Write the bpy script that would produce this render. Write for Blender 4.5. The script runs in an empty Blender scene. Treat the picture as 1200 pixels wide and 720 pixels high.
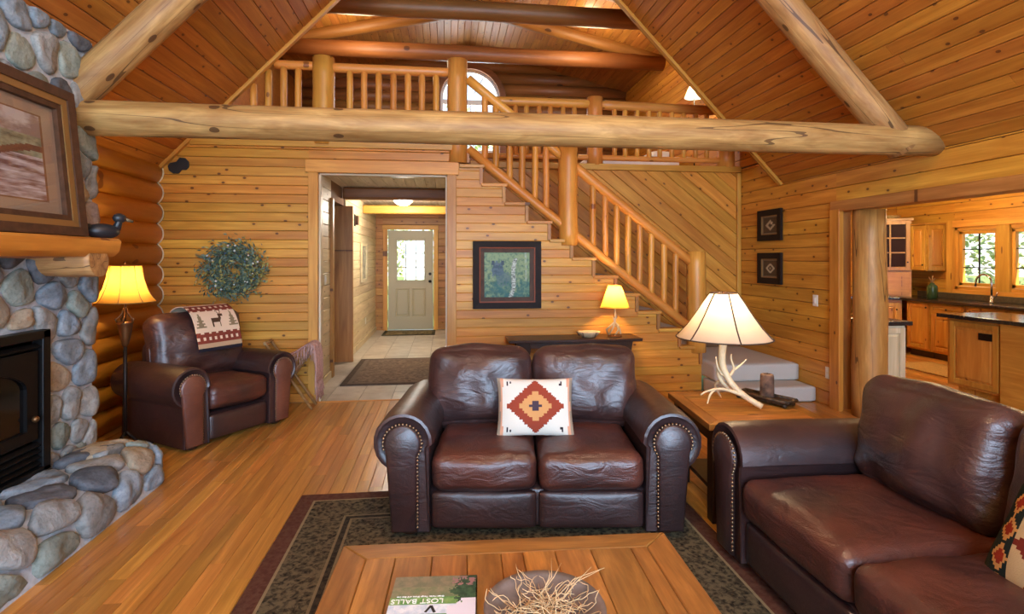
import bpy, bmesh, math, random
from mathutils import Vector, Matrix, noise
from math import sin, cos, pi, radians, sqrt, atan2

sc = bpy.context.scene
COL = sc.collection
# ------------------------------------------------------------------ camera
F, CX, HY, H = 640.0, 600.0, 303.0, 1.46       # focal length in px, principal x, horizon y, eye height (m)
YAW = math.atan(78 / 640.0)
cam_d = bpy.data.cameras.new('camera')
cam_d.sensor_fit = 'HORIZONTAL'; cam_d.sensor_width = 36.0
cam_d.lens = 36.0 * F / 1200.0
cam_d.shift_y = -(360.0 - HY) / 1200.0
cam_d.clip_start = 0.05; cam_d.clip_end = 300
cam = bpy.data.objects.new('camera', cam_d); COL.objects.link(cam)
cam.location = (0, 0, H); cam.rotation_euler = (pi / 2, 0, -YAW)
sc.camera = cam

# ------------------------------------------------------------------ view, world, lights
vs = sc.view_settings
sc.display_settings.display_device = 'sRGB'
vs.view_transform = 'Standard'; vs.look = 'None'; vs.gamma = 1.0; vs.use_curve_mapping = False
vs.exposure = 0.88
cy = sc.cycles
cy.max_bounces = 8; cy.diffuse_bounces = 4; cy.glossy_bounces = 3; cy.transmission_bounces = 6
cy.transparent_max_bounces = 8; cy.caustics_reflective = False; cy.caustics_refractive = False
cy.sample_clamp_indirect = 4.0; cy.use_denoising = True

world = bpy.data.worlds.new('world'); sc.world = world
world.use_nodes = True
wn = world.node_tree; wn.nodes.clear()
wo = wn.nodes.new('ShaderNodeOutputWorld'); wb = wn.nodes.new('ShaderNodeBackground')
sky = wn.nodes.new('ShaderNodeTexSky'); sky.sky_type = 'HOSEK_WILKIE'
sky.sun_direction = Vector((0.3, 0.6, 0.75)).normalized(); sky.turbidity = 4.0; sky.ground_albedo = 0.3
wn.links.new(sky.outputs[0], wb.inputs[0]); wn.links.new(wb.outputs[0], wo.inputs[0])
wb.inputs[1].default_value = 5.0

def light(name, kind, loc, power, color, size=0.1, size_y=None, rot=(0, 0, 0), parent=None, spread=None):
    d = bpy.data.lights.new(name, kind); d.energy = power; d.color = color
    if kind == 'AREA':
        d.shape = 'RECTANGLE'; d.size = size; d.size_y = size_y or size
        if spread: d.spread = spread
    elif kind == 'SUN': d.angle = size
    else: d.shadow_soft_size = size
    o = bpy.data.objects.new(name, d); COL.objects.link(o); o.location = loc; o.rotation_euler = rot
    if parent: o.parent = parent
    return o
WARM = (1.0, 0.60, 0.26)
# daylight entering by the tall windows of the gable end behind the camera
light('daylight_low', 'AREA', (0.475, -3.30, 1.35), 380, (0.52, 0.73, 1.0), 4.8, 1.9, (pi / 2, 0, 0))
light('daylight_gable', 'AREA', (0.475, -3.30, 3.45), 240, (0.54, 0.74, 1.0), 2.6, 1.7, (pi / 2, 0, 0))
light('daylight_arch', 'AREA', (0.5, 11.35, 4.5), 25, (0.85, 0.92, 1.0), 1.0, 1.3, (-pi / 2, 0, 0))
light('sun', 'SUN', (0, 0, 20), 9.0, (1.0, 0.95, 0.85), 0.02, rot=(radians(35), radians(8), 0))

# ------------------------------------------------------------------ pixel -> place helper
_s, _c = sin(YAW), cos(YAW)
def at(px, py, X=None, Y=None, Z=None):
    u = (px - CX) / F; v = (HY - py) / F
    d = Vector((_s + u * _c, _c - u * _s, v))
    t = X / d.x if X is not None else (Y / d.y if Y is not None else (Z - H) / d.z)
    return Vector((0, 0, H)) + d * t

# ------------------------------------------------------------------ materials
def lin(r, g, b):
    def f(c):
        c /= 255.0
        return c / 12.92 if c <= 0.04045 else ((c + 0.055) / 1.055) ** 2.4
    return (f(r), f(g), f(b), 1.0)
class NT:
    def __init__(s, name):
        s.m = bpy.data.materials.new(name); s.m.use_nodes = True
        s.t = s.m.node_tree; s.t.nodes.clear()
        s.out = s.n('ShaderNodeOutputMaterial'); s.b = s.n('ShaderNodeBsdfPrincipled')
        s.t.links.new(s.b.outputs[0], s.out.inputs[0])
    def n(s, ty, **kw):
        nd = s.t.nodes.new(ty)
        for k, v in kw.items(): setattr(nd, k, v)
        return nd
    def l(s, a, b): s.t.links.new(a, b)
    def math(s, op, a, b=None, clamp=False):
        nd = s.n('ShaderNodeMath', operation=op); nd.use_clamp = clamp
        for i, x in enumerate((a, b)):
            if x is None: continue
            if isinstance(x, (int, float)): nd.inputs[i].default_value = x
            else: s.l(x, nd.inputs[i])
        return nd.outputs[0]
    def ramp(s, fac, stops, interp='LINEAR'):
        nd = s.n('ShaderNodeValToRGB'); cr = nd.color_ramp; cr.interpolation = interp
        while len(cr.elements) > 1: cr.elements.remove(cr.elements[-1])
        cr.elements[0].position = stops[0][0]; cr.elements[0].color = stops[0][1]
        for p, c in stops[1:]:
            e = cr.elements.new(p); e.color = c
        s.l(fac, nd.inputs[0]); return nd.outputs[0]
    def mix(s, fac, a, b, blend='MIX'):
        nd = s.n('ShaderNodeMix', data_type='RGBA', blend_type=blend)
        for i, x in ((0, fac), (6, a), (7, b)):
            if isinstance(x, (int, float)): nd.inputs[i].default_value = x
            elif isinstance(x, tuple): nd.inputs[i].default_value = x
            else: s.l(x, nd.inputs[i])
        return nd.outputs[2]
    def coords(s, scale=(1, 1, 1), rand=True, kind='Object'):
        tc = s.n('ShaderNodeTexCoord'); mp = s.n('ShaderNodeMapping')
        mp.inputs['Scale'].default_value = scale
        s.l(tc.outputs[kind], mp.inputs[0])
        if rand:
            vm = s.n('ShaderNodeVectorMath', operation='SCALE')
            vm.inputs[0].default_value = (37.0, 71.0, 53.0)
            s.l(s.rnd(), vm.inputs[3]); s.l(vm.outputs[0], mp.inputs['Location'])
        return mp.outputs[0]
    def noise(s, vec, scale=1.0, detail=3.0, rough=0.55, dist=0.0):
        nd = s.n('ShaderNodeTexNoise'); s.l(vec, nd.inputs['Vector'])
        nd.inputs['Scale'].default_value = scale; nd.inputs['Detail'].default_value = detail
        nd.inputs['Roughness'].default_value = rough; nd.inputs['Distortion'].default_value = dist
        return nd.outputs['Fac']
    def rnd(s):
        if not hasattr(s, '_r'):   # random per object and per loose piece
            s._r = s.math('FRACT', s.math('ADD', s.n('ShaderNodeObjectInfo').outputs['Random'], s.n('ShaderNodeNewGeometry').outputs['Random Per Island']))
        return s._r
    def bump(s, h, strength=0.2, dist=0.01):
        nd = s.n('ShaderNodeBump'); nd.inputs['Strength'].default_value = strength
        nd.inputs['Distance'].default_value = dist; s.l(h, nd.inputs['Height'])
        s.l(nd.outputs[0], s.b.inputs['Normal'])
    def col(s, c):
        if isinstance(c, tuple): s.b.inputs['Base Color'].default_value = c
        else: s.l(c, s.b.inputs['Base Color'])
    def rough(s, r): s.b.inputs['Roughness'].default_value = r
    def spec(s, v): s.b.inputs['Specular IOR Level'].default_value = v

def wood(name, light_c, dark_c, knot_c=None, rough=0.45, grain=(1.3, 16, 16), knots=(4.5, 7, 7), knot_r=0.09, var=0.28, spec=0.4, cracks=False):
    """wood with grain along the object's local X, knots, and board to board variation"""
    t = NT(name)
    v = t.coords(grain)
    g = t.noise(v, 1.0, 4.0, 0.6, 0.6)
    c = t.ramp(g, [(0.25, dark_c), (0.5, tuple(0.5 * (a + b) for a, b in zip(light_c, dark_c))), (0.68, light_c)])
    v2 = t.coords((grain[0] * 1.5, grain[1] * 6, grain[2] * 6))
    g2 = t.noise(v2, 1.0, 2.0)
    c = t.mix(t.math('MULTIPLY', t.math('SUBTRACT', g2, 0.42, True), 1.2, True), c, dark_c)
    r = t.rnd()
    k = t.math('ADD', 1.0 - var / 2, t.math('MULTIPLY', r, var))
    hv = t.n('ShaderNodeHueSaturation'); t.l(c, hv.inputs['Color']); t.l(k, hv.inputs['Value'])
    hue = t.math('ADD', 0.492, t.math('MULTIPLY', t.math('FRACT', t.math('MULTIPLY', r, 7.31)), 0.016)); t.l(hue, hv.inputs['Hue'])
    c = hv.outputs[0]
    if knot_c:
        vk = t.coords(knots)
        vo = t.n('ShaderNodeTexVoronoi', voronoi_dimensions='2D'); t.l(vk, vo.inputs['Vector']); vo.inputs['Scale'].default_value = 1.0
        d = t.math('ADD', vo.outputs['Distance'], t.math('MULTIPLY', g, 0.03))
        sp = t.n('ShaderNodeSeparateColor'); t.l(vo.outputs['Color'], sp.inputs[0])
        has = t.math('LESS_THAN', sp.outputs[0], 0.36)
        halo = t.math('MULTIPLY', t.math('SUBTRACT', 1.0, t.math('DIVIDE', d, knot_r * 2.6), True), has)
        core = t.math('MULTIPLY', t.math('LESS_THAN', d, knot_r), has)
        c = t.mix(t.math('MULTIPLY', halo, 0.55), c, dark_c)
        c = t.mix(t.math('MULTIPLY', core, 0.8), c, knot_c)
    if cracks:
        vc = t.coords((0.5, 9, 9)); cn = t.noise(vc, 1.0, 1.0, 0.4)
        band = t.math('LESS_THAN', t.math('ABSOLUTE', t.math('SUBTRACT', cn, 0.5)), 0.006)
        c = t.mix(t.math('MULTIPLY', band, 0.75), c, knot_c or dark_c)
    t.col(c); t.rough(rough); t.spec(spec)
    t.bump(t.math('ADD', g, t.math('MULTIPLY', g2, 0.4)), 0.12, 0.006)
    return t.m
KN = lin(70, 30, 12)
M = {}
M['pine'] = wood('knotty_pine', lin(222, 160, 64), lin(180, 112, 32), KN)
M['pine_ceiling'] = wood('pine_ceiling', lin(194, 128, 50), lin(152, 86, 24), lin(74, 34, 14), rough=0.5)
M['pine_pale'] = wood('pine_pale', lin(224, 206, 172), lin(190, 168, 128), KN)
M['pine_white'] = wood('pine_white', lin(224, 214, 198), lin(190, 178, 158), KN)
M['pine_trim'] = wood('pine_trim', lin(218, 162, 70), lin(182, 120, 40), KN, knots=(1.6, 9, 9), knot_r=0.1)
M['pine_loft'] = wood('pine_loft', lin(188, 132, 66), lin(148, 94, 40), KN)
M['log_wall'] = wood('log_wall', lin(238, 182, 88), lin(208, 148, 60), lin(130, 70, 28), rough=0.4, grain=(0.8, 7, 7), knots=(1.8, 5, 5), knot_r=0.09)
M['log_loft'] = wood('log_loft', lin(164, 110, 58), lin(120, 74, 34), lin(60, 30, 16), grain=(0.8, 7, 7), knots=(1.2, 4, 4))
M['log_beam'] = wood('log_beam', lin(206, 162, 100), lin(134, 90, 46), lin(60, 34, 18), rough=0.55, grain=(2.2, 14, 14), knots=(2.6, 6, 6), knot_r=0.10, cracks=True)
M['log_rail'] = wood('log_rail', lin(224, 158, 72), lin(188, 116, 42), lin(110, 56, 22), rough=0.4, grain=(1.2, 9, 9), knots=(3, 9, 9), knot_r=0.1)
M['oak_floor'] = wood('oak_floor', lin(210, 150, 72), lin(160, 104, 42), None, rough=0.28, grain=(1.6, 22, 22), var=0.42, spec=0.5)
M['cabinet'] = wood('cabinet_wood', lin(206, 150, 64), lin(166, 106, 36), lin(110, 56, 24), rough=0.35, grain=(1.4, 10, 10), knots=(3, 5, 5), knot_r=0.07)
M['table_plank'] = wood('table_plank', lin(188, 126, 58), lin(118, 72, 28), lin(60, 34, 18), rough=0.4, grain=(3, 16, 16), knots=(2.4, 5, 5), knot_r=0.09, var=0.5)
M['dark_wood'] = wood('dark_wood', lin(70, 44, 30), lin(38, 22, 15), None, rough=0.35)
M['brown_frame'] = wood('brown_frame', lin(92, 60, 38), lin(56, 34, 22), None, rough=0.35)
M['stick'] = wood('stick', lin(186, 142, 90), lin(140, 100, 60), None)
M['log_post'] = wood('log_post', lin(214, 156, 84), lin(158, 102, 46), lin(60, 34, 18), rough=0.5, grain=(2.2, 12, 12), knots=(2.6, 6, 6), knot_r=0.10, cracks=True)
M['log_mantel'] = wood('log_mantel', lin(212, 138, 56), lin(168, 96, 32), lin(100, 50, 20), rough=0.45, grain=(0.9, 7, 7), knots=(1.8, 5, 5), knot_r=0.09)
M['wood_end'] = wood('log_end', lin(214, 132, 60), lin(180, 96, 38), lin(100, 50, 22))

def plain(name, c, rough=0.5, metal=0.0, spec=0.5, noise_amt=0.0, nscale=20, emit=None, bump=0.0):
    t = NT(name); t.rough(rough); t.b.inputs['Metallic'].default_value = metal; t.spec(spec)
    if noise_amt or bump:
        n = t.noise(t.coords((nscale,) * 3), 1.0, 4.0)
        d = tuple(x * (1 - noise_amt) for x in c[:3]) + (1,)
        if noise_amt: t.col(t.mix(t.ramp(n, [(0.35, (0, 0, 0, 1)), (0.65, (1, 1, 1, 1))]), d, c))
        else: t.col(c)
        if bump: t.bump(n, bump, 0.01)
    else: t.col(c)
    if emit:
        t.b.inputs['Emission Color'].default_value = emit[0]; t.b.inputs['Emission Strength'].default_value = emit[1]
    return t.m
M['mortar'] = plain('mortar', lin(184, 190, 194), 0.9, noise_amt=0.22, nscale=30, bump=0.5)
M['frame_dark'] = plain('frame_dark', lin(40, 28, 22), 0.6, spec=0.15, noise_amt=0.3, nscale=20)
M['frame_brown'] = plain('frame_brown', lin(84, 56, 38), 0.55, spec=0.2, noise_amt=0.35, nscale=20)
M['cabinet_glass'] = plain('cabinet_glass', lin(46, 22, 16), 0.45, spec=0.08)
M['black_metal'] = plain('black_metal', lin(22, 20, 20), 0.45, 0.6)
M['black_iron'] = plain('black_iron', lin(40, 32, 28), 0.5, 0.5)
M['bronze'] = plain('bronze', lin(120, 84, 52), 0.4, 0.8)
M['steel'] = plain('brushed_steel', lin(190, 184, 172), 0.25, 1.0)
M['fire_glass'] = plain('fire_glass', lin(10, 9, 9), 0.08)
M['plate'] = plain('switch_plate', lin(236, 228, 208), 0.4)
M['white_paint'] = plain('white_paint', lin(238, 236, 228), 0.45)
M['granite'] = plain('granite', lin(48, 40, 36), 0.18, noise_amt=0.6, nscale=120)
M['backsplash'] = plain('backsplash', lin(84, 74, 58), 0.3, noise_amt=0.35, nscale=30)
M['door_paint'] = plain('door_paint', lin(176, 164, 132), 0.45)
M['carpet'] = plain('carpet', lin(206, 202, 192), 0.95, noise_amt=0.12, nscale=160, bump=0.6, spec=0.1)
M['grout'] = plain('grout', lin(150, 142, 132), 0.9, noise_amt=0.2, nscale=40)
M['shell'] = plain('outer_shell', lin(120, 84, 54), 0.9)
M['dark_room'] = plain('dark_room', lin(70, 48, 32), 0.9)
M['antler'] = plain('antler', lin(228, 200, 154), 0.5, noise_amt=0.35, nscale=14, bump=0.2)
M['nail'] = plain('nailhead', lin(150, 124, 96), 0.3, 0.9)
M['lace'] = plain('lacing', lin(70, 48, 32), 0.8)
M['duck'] = plain('duck_paint', lin(40, 42, 46), 0.4, noise_amt=0.3, nscale=20)
M['bill'] = plain('duck_bill', lin(96, 84, 62), 0.5)
M['bark'] = plain('bark', lin(112, 80, 60), 0.85, noise_amt=0.7, nscale=22, bump=1.0)
M['carved'] = plain('carved_metal', lin(84, 66, 48), 0.45, 0.5, noise_amt=0.7, nscale=40, bump=1.0)
M['wax'] = plain('wax', lin(190, 150, 110), 0.6)
M['green_glass'] = plain('green_ceramic', lin(46, 66, 38), 0.2)
M['berry'] = plain('berry', lin(210, 206, 190), 0.5)
M['berry_blue'] = plain('berry_blue', lin(70, 96, 140), 0.5)
M['raffia'] = plain('raffia', lin(206, 172, 124), 0.8)
M['bowl'] = plain('stone_bowl', lin(124, 108, 98), 0.6, noise_amt=0.4, nscale=16)
M['throw_pink'] = plain('throw_pink', lin(206, 164, 150), 0.95, noise_amt=0.3, nscale=70, bump=0.8, spec=0.1)
M['basket'] = plain('basket', lin(196, 160, 104), 0.8, noise_amt=0.5, nscale=60, bump=0.8)
M['paper'] = plain('paper', lin(236, 232, 224), 0.6)
M['matboard'] = plain('matboard', lin(168, 150, 128), 0.9)
M['red_fillet'] = plain('red_fillet', lin(140, 72, 48), 0.4)
M['gold_fillet'] = plain('gold_fillet', lin(150, 112, 62), 0.4, 0.5)
M['ground'] = plain('ground_grass', lin(120, 140, 70), 0.95, noise_amt=0.4, nscale=1.5)
M['trunk'] = plain('tree_bark', lin(110, 90, 70), 0.95, noise_amt=0.5, nscale=6)
M['bed_linen'] = plain('bed_linen', lin(240, 238, 232), 0.9)
M['white_letters'] = plain('white_letters', lin(245, 244, 236), 0.6)
M['iron_deco'] = plain('iron_deco', lin(30, 26, 24), 0.6)

def tile_mat():
    t = NT('hall_tile'); n = t.noise(t.coords((5, 5, 5)), 1.0, 4.0)
    c = t.ramp(n, [(0.3, lin(172, 160, 144)), (0.7, lin(206, 198, 184))])
    hv = t.n('ShaderNodeHueSaturation'); t.l(c, hv.inputs['Color']); t.l(t.math('ADD', 0.86, t.math('MULTIPLY', t.rnd(), 0.24)), hv.inputs['Value'])
    t.col(hv.outputs[0]); t.rough(0.32); return t.m
M['tile'] = tile_mat()

def stone_mat(name, a, b):
    t = NT(name)
    v = t.coords((7, 7, 7)); n = t.noise(v, 1.0, 6.0, 0.65, 0.8)
    c = t.ramp(n, [(0.28, b), (0.5, tuple(0.5 * (x + y) for x, y in zip(a, b))), (0.72, a)])
    n2 = t.noise(t.coords((60, 60, 60)), 1.0, 2.0)
    c = t.mix(t.math('MULTIPLY', t.math('SUBTRACT', n2, 0.5, True), 1.6, True), c, tuple(x * 0.4 for x in b[:3]) + (1,))
    hv = t.n('ShaderNodeHueSaturation'); t.l(c, hv.inputs['Color']); t.l(t.math('ADD', 0.82, t.math('MULTIPLY', t.rnd(), 0.36)), hv.inputs['Value'])
    t.col(hv.outputs[0]); t.rough(0.75); t.spec(0.3)
    t.bump(t.math('ADD', n, t.math('MULTIPLY', n2, 0.25)), 0.6, 0.02); return t.m
STONES = [stone_mat('stone_blue', lin(164, 176, 184), lin(104, 118, 128)), stone_mat('stone_grey', lin(174, 174, 168), lin(118, 120, 118)),
          stone_mat('stone_tan', lin(180, 166, 142), lin(132, 116, 94)), stone_mat('stone_slate', lin(110, 112, 116), lin(66, 70, 76)),
          stone_mat('stone_rose', lin(170, 158, 152), lin(122, 110, 106)), stone_mat('stone_green', lin(160, 168, 156), lin(106, 116, 108))]

def leather(name, base, worn, amt=0.5, rough=0.4, crease=0.4):
    t = NT(name)
    v = t.coords((3.2, 3.2, 3.2)); n = t.noise(v, 1.0, 4.0, 0.6)
    c = t.ramp(n, [(0.5 - 0.3 * amt, base), (0.86 - 0.2 * amt, worn)])
    t.col(c); t.rough(rough); t.spec(0.8)
    cr = t.noise(t.coords((6, 6, 14)), 1.0, 3.0, 0.5, 1.4)
    vo = t.n('ShaderNodeTexVoronoi'); t.l(t.coords((190, 190, 190)), vo.inputs['Vector']); vo.inputs['Scale'].default_value = 1.0
    t.bump(t.math('ADD', t.math('MULTIPLY', cr, 1.0), t.math('MULTIPLY', vo.outputs['Distance'], 0.06)), crease, 0.025)
    return t.m
M['leather'] = leather('leather', lin(42, 26, 26), lin(68, 39, 34), 0.4, 0.42, 0.2)
M['leather_seat'] = leather('leather_seat', lin(54, 30, 27), lin(98, 50, 36), 0.6)
M['leather_back'] = leather('leather_back', lin(46, 30, 30), lin(82, 48, 40), 0.5)
M['leather_tan'] = leather('leather_tan', lin(88, 50, 40), lin(126, 74, 54), 0.5, 0.42, 0.25)

def painted(name, rough=0.8, bump=0.0, spec=0.3):
    t = NT(name); a = t.n('ShaderNodeAttribute', attribute_name='paint'); t.col(a.outputs['Color']); t.rough(rough); t.spec(spec)
    if bump: t.bump(t.noise(t.coords((240, 240, 240)), 1.0, 1.0), bump, 0.004)
    return t.m
M['woven'] = painted('woven_print', 0.95, 0.5, 0.1)
M['print'] = painted('flat_print', 0.5)

def shade_mat(name, c, trans=0.7, emit=0.0):
    t = NT(name); t.t.nodes.remove(t.b)
    d = t.n('ShaderNodeBsdfDiffuse'); tr = t.n('ShaderNodeBsdfTranslucent'); mx = t.n('ShaderNodeMixShader')
    n = t.noise(t.coords((14, 14, 14)), 1.0, 3.0)
    cc = t.mix(t.math('MULTIPLY', n, 0.35), c, tuple(x * 0.7 for x in c[:3]) + (1,))
    t.l(cc, d.inputs[0]); t.l(cc, tr.inputs[0]); mx.inputs[0].default_value = trans
    t.l(d.outputs[0], mx.inputs[1]); t.l(tr.outputs[0], mx.inputs[2]); t.l(mx.outputs[0], t.out.inputs[0])
    return t.m
M['shade_yellow'] = shade_mat('shade_yellow', lin(236, 182, 82), 0.5)
M['shade_cream'] = shade_mat('shade_cream', lin(236, 214, 184), 0.5)
M['shade_white'] = shade_mat('shade_white', lin(250, 248, 240))

def glass_mat(name, tint=(1, 1, 1, 1), gloss=0.06):
    t = NT(name); t.t.nodes.remove(t.b)
    a = t.n('ShaderNodeBsdfTransparent'); g = t.n('ShaderNodeBsdfGlossy'); mx = t.n('ShaderNodeMixShader')
    a.inputs[0].default_value = tint; g.inputs['Roughness'].default_value = 0.02
    mx.inputs[0].default_value = gloss; t.l(a.outputs[0], mx.inputs[1]); t.l(g.outputs[0], mx.inputs[2]); t.l(mx.outputs[0], t.out.inputs[0])
    return t.m
M['glass'] = glass_mat('window_glass')
M['picture_glass'] = glass_mat('picture_glass')

def leaf_mat(name, a, b):
    t = NT(name); n = t.noise(t.coords((9, 9, 9)), 1.0, 2.0)
    t.col(t.ramp(n, [(0.35, a), (0.65, b)])); t.rough(0.7); t.b.inputs['Subsurface Weight'].default_value = 0.0
    return t.m
M['wreath_leaf'] = leaf_mat('wreath_leaf', lin(44, 62, 46), lin(116, 134, 112))
M['wreath_dry'] = leaf_mat('wreath_dry', lin(120, 120, 60), lin(178, 160, 90))
M['tree_leaf'] = leaf_mat('tree_leaf', lin(170, 190, 110), lin(232, 236, 190))

# ------------------------------------------------------------------ mesh builder
class MB:
    def __init__(s): s.v = []; s.f = []; s.mi = []; s.sm = []
    def add(s, vs_, fs, mi=0, smooth=False):
        o = len(s.v); s.v += [tuple(p) for p in vs_]
        for f in fs: s.f.append([i + o for i in f]); s.mi.append(mi); s.sm.append(smooth)
        return s
    def box(s, x0, x1, y0, y1, z0, z1, mi=0):
        v = [(x, y, z) for z in (z0, z1) for y in (y0, y1) for x in (x0, x1)]
        return s.add(v, [(0, 2, 3, 1), (4, 5, 7, 6), (0, 1, 5, 4), (2, 6, 7, 3), (0, 4, 6, 2), (1, 3, 7, 5)], mi)
    def obox(s, c, size, R=None, mi=0):
        hx, hy, hz = (a / 2 for a in size); R = R or Matrix.Identity(3); c = Vector(c)
        v = [c + R @ Vector((x, y, z)) for z in (-hz, hz) for y in (-hy, hy) for x in (-hx, hx)]
        return s.add(v, [(0, 2, 3, 1), (4, 5, 7, 6), (0, 1, 5, 4), (2, 6, 7, 3), (0, 4, 6, 2), (1, 3, 7, 5)], mi)
    def bar(s, a, b, w, h, up=(0, 0, 1), mi=0):
        a, b = Vector(a), Vector(b); d = (b - a); L = d.length; d.normalize(); up = Vector(up)
        sd = d.cross(up); sd = sd.normalized() if sd.length > 1e-6 else Vector((1, 0, 0)); u = sd.cross(d)
        R = Matrix((d, sd, u)).transposed()
        return s.obox((a + b) / 2, (L, w, h), R, mi)
    def tube(s, pts, rad, n=10, mi=0, cap=True, smooth=True):
        pts = [Vector(p) for p in pts]; k = len(pts)
        if isinstance(rad, (int, float)): rad = [rad] * k
        T = [(pts[min(i + 1, k - 1)] - pts[max(i - 1, 0)]).normalized() for i in range(k)]
        up = Vector((0, 0, 1)) if abs(T[0].z) < 0.9 else Vector((1, 0, 0))
        nrm = (up - T[0] * up.dot(T[0])).normalized()
        vs_ = []
        for i in range(k):
            nrm = (nrm - T[i] * nrm.dot(T[i])); nrm = nrm.normalized() if nrm.length > 1e-6 else T[i].orthogonal().normalized()
            b = T[i].cross(nrm)
            vs_ += [pts[i] + (nrm * cos(2 * pi * j / n) + b * sin(2 * pi * j / n)) * rad[i] for j in range(n)]
        fs = [(i * n + j, i * n + (j + 1) % n, (i + 1) * n + (j + 1) % n, (i + 1) * n + j) for i in range(k - 1) for j in range(n)]
        s.add(vs_, fs, mi, smooth)
        if cap:
            o = len(s.v) - k * n
            s.f.append([o + j for j in range(n - 1, -1, -1)]); s.mi.append(mi); s.sm.append(False)
            s.f.append([o + (k - 1) * n + j for j in range(n)]); s.mi.append(mi); s.sm.append(False)
        return s
    def lathe(s, prof, n=24, c=(0, 0, 0), mi=0, sx=1.0, sy=1.0, closed=True, smooth=True):
        k = len(prof)
        vs_ = [(c[0] + r * cos(2 * pi * j / n) * sx, c[1] + r * sin(2 * pi * j / n) * sy, c[2] + z) for r, z in prof for j in range(n)]
        fs = [(i * n + j, i * n + (j + 1) % n, (i + 1) * n + (j + 1) % n, (i + 1) * n + j) for i in range(k - 1) for j in range(n)]
        s.add(vs_, fs, mi, smooth)
        if closed:
            o = len(s.v) - k * n
            if prof[0][0] > 1e-5: s.f.append([o + j for j in range(n - 1, -1, -1)]); s.mi.append(mi); s.sm.append(False)
            if prof[-1][0] > 1e-5: s.f.append([o + (k - 1) * n + j for j in range(n)]); s.mi.append(mi); s.sm.append(False)
        return s
    def ball(s, c, r, n=8, mi=0, sc_=(1, 1, 1)):
        prof = [(max(1e-6, sin(pi * i / n)) * r, -cos(pi * i / n) * r * sc_[2]) for i in range(n + 1)]
        return s.lathe(prof, max(6, n + 2), c, mi, sc_[0], sc_[1], closed=False)
    def prism(s, poly, ex, ey, ez, o, depth, mi=0, inset=0.0):
        """2-D polygon (counter-clockwise) in the (ex,ey) plane at o, extruded along ez by depth"""
        ex, ey, ez, o = map(Vector, (ex, ey, ez, o)); n = len(poly)
        a = [o + ex * p[0] + ey * p[1] for p in poly]; b = [q + ez * depth for q in a]
        s.add(a + b, [list(range(n - 1, -1, -1)), list(range(n, 2 * n))] + [(i, (i + 1) % n, n + (i + 1) % n, n + i) for i in range(n)], mi)
        return s
    def grid(s, P, cu=False, cv=False, mi=0, smooth=True):
        nu, nv = len(P), len(P[0]); vs_ = [p for row in P for p in row]
        fs = [(i * nv + j, i * nv + (j + 1) % nv, ((i + 1) % nu) * nv + (j + 1) % nv, ((i + 1) % nu) * nv + j)
              for i in range(nu if cu else nu - 1) for j in range(nv if cv else nv - 1)]
        return s.add(vs_, fs, mi, smooth)
    def rbox(s, c, half, r, n=10, puff=(0, 0, 0), lump=0.0, freq=3.0, R=None, mi=0, seed=0.0, sag=None):
        """rounded, padded box"""
        half = Vector(half); c = Vector(c); R = R or Matrix.Identity(3); r = min(r, *half)
        idx = {}; vs_ = []; fs = []
        def vid(i, j, k):
            key = (i, j, k)
            if key not in idx:
                p = Vector((i, j, k)) / n * 2 - Vector((1, 1, 1))
                p = Vector((sin(p.x * pi / 2) * 0.35 + p.x * 0.65, sin(p.y * pi / 2) * 0.35 + p.y * 0.65, sin(p.z * pi / 2) * 0.35 + p.z * 0.65))
                w = Vector((p.x * half.x, p.y * half.y, p.z * half.z))
                q = Vector([max(-half[a] + r, min(half[a] - r, w[a])) for a in range(3)])
                d = w - q
                if d.length > 1e-9: d = d.normalized() * r
                w = q + d
                e = [1 - p[a] ** 2 for a in range(3)]
                w.x += math.copysign(puff[0], p.x) * abs(p.x) * e[1] * e[2]; w.y += math.copysign(puff[1], p.y) * abs(p.y) * e[0] * e[2]; w.z += math.copysign(puff[2], p.z) * abs(p.z) * e[0] * e[1]
                if lump:
                    nv = noise.noise_vector(w * freq + Vector((seed, seed * 1.7, seed * 0.3)))
                    w += nv * lump
                if sag: w = sag(w, p)
                idx[key] = len(vs_); vs_.append(c + R @ w)
            return idx[key]
        for a in range(n):
            for b in range(n):
                fs += [(vid(a, b, 0), vid(a, b + 1, 0), vid(a + 1, b + 1, 0), vid(a + 1, b, 0)), (vid(a, b, n), vid(a + 1, b, n), vid(a + 1, b + 1, n), vid(a, b + 1, n)),
                       (vid(a, 0, b), vid(a + 1, 0, b), vid(a + 1, 0, b + 1), vid(a, 0, b + 1)), (vid(a, n, b), vid(a, n, b + 1), vid(a + 1, n, b + 1), vid(a + 1, n, b)),
                       (vid(0, a, b), vid(0, a, b + 1), vid(0, a + 1, b + 1), vid(0, a + 1, b)), (vid(n, a, b), vid(n, a + 1, b), vid(n, a + 1, b + 1), vid(n, a, b + 1))]
        return s.add(vs_, fs, mi, True)
    def build(s, name, mats, parent=None, bevel=0.0, loc=None, rot=None, auto=None, subsurf=0, seg=2):
        me = bpy.data.meshes.new(name); me.from_pydata(s.v, [], s.f); me.update()
        if not isinstance(mats, (list, tuple)): mats = [mats]
        for m in mats: me.materials.append(M[m] if isinstance(m, str) else m)
        me.polygons.foreach_set('material_index', s.mi)
        if auto: me.polygons.foreach_set('use_smooth', [True] * len(s.f)); me.set_sharp_from_angle(angle=radians(auto))
        else: me.polygons.foreach_set('use_smooth', s.sm)
        o = bpy.data.objects.new(name, me); COL.objects.link(o)
        if parent: o.parent = parent
        if loc is not None: o.location = loc
        if rot is not None: o.rotation_euler = rot
        if bevel:
            b = o.modifiers.new('bevel', 'BEVEL'); b.width = bevel; b.segments = seg; b.limit_method = 'ANGLE'; b.angle_limit = radians(40)
        if subsurf:
            b = o.modifiers.new('sub', 'SUBSURF'); b.levels = subsurf; b.render_levels = subsurf
        return o
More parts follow.
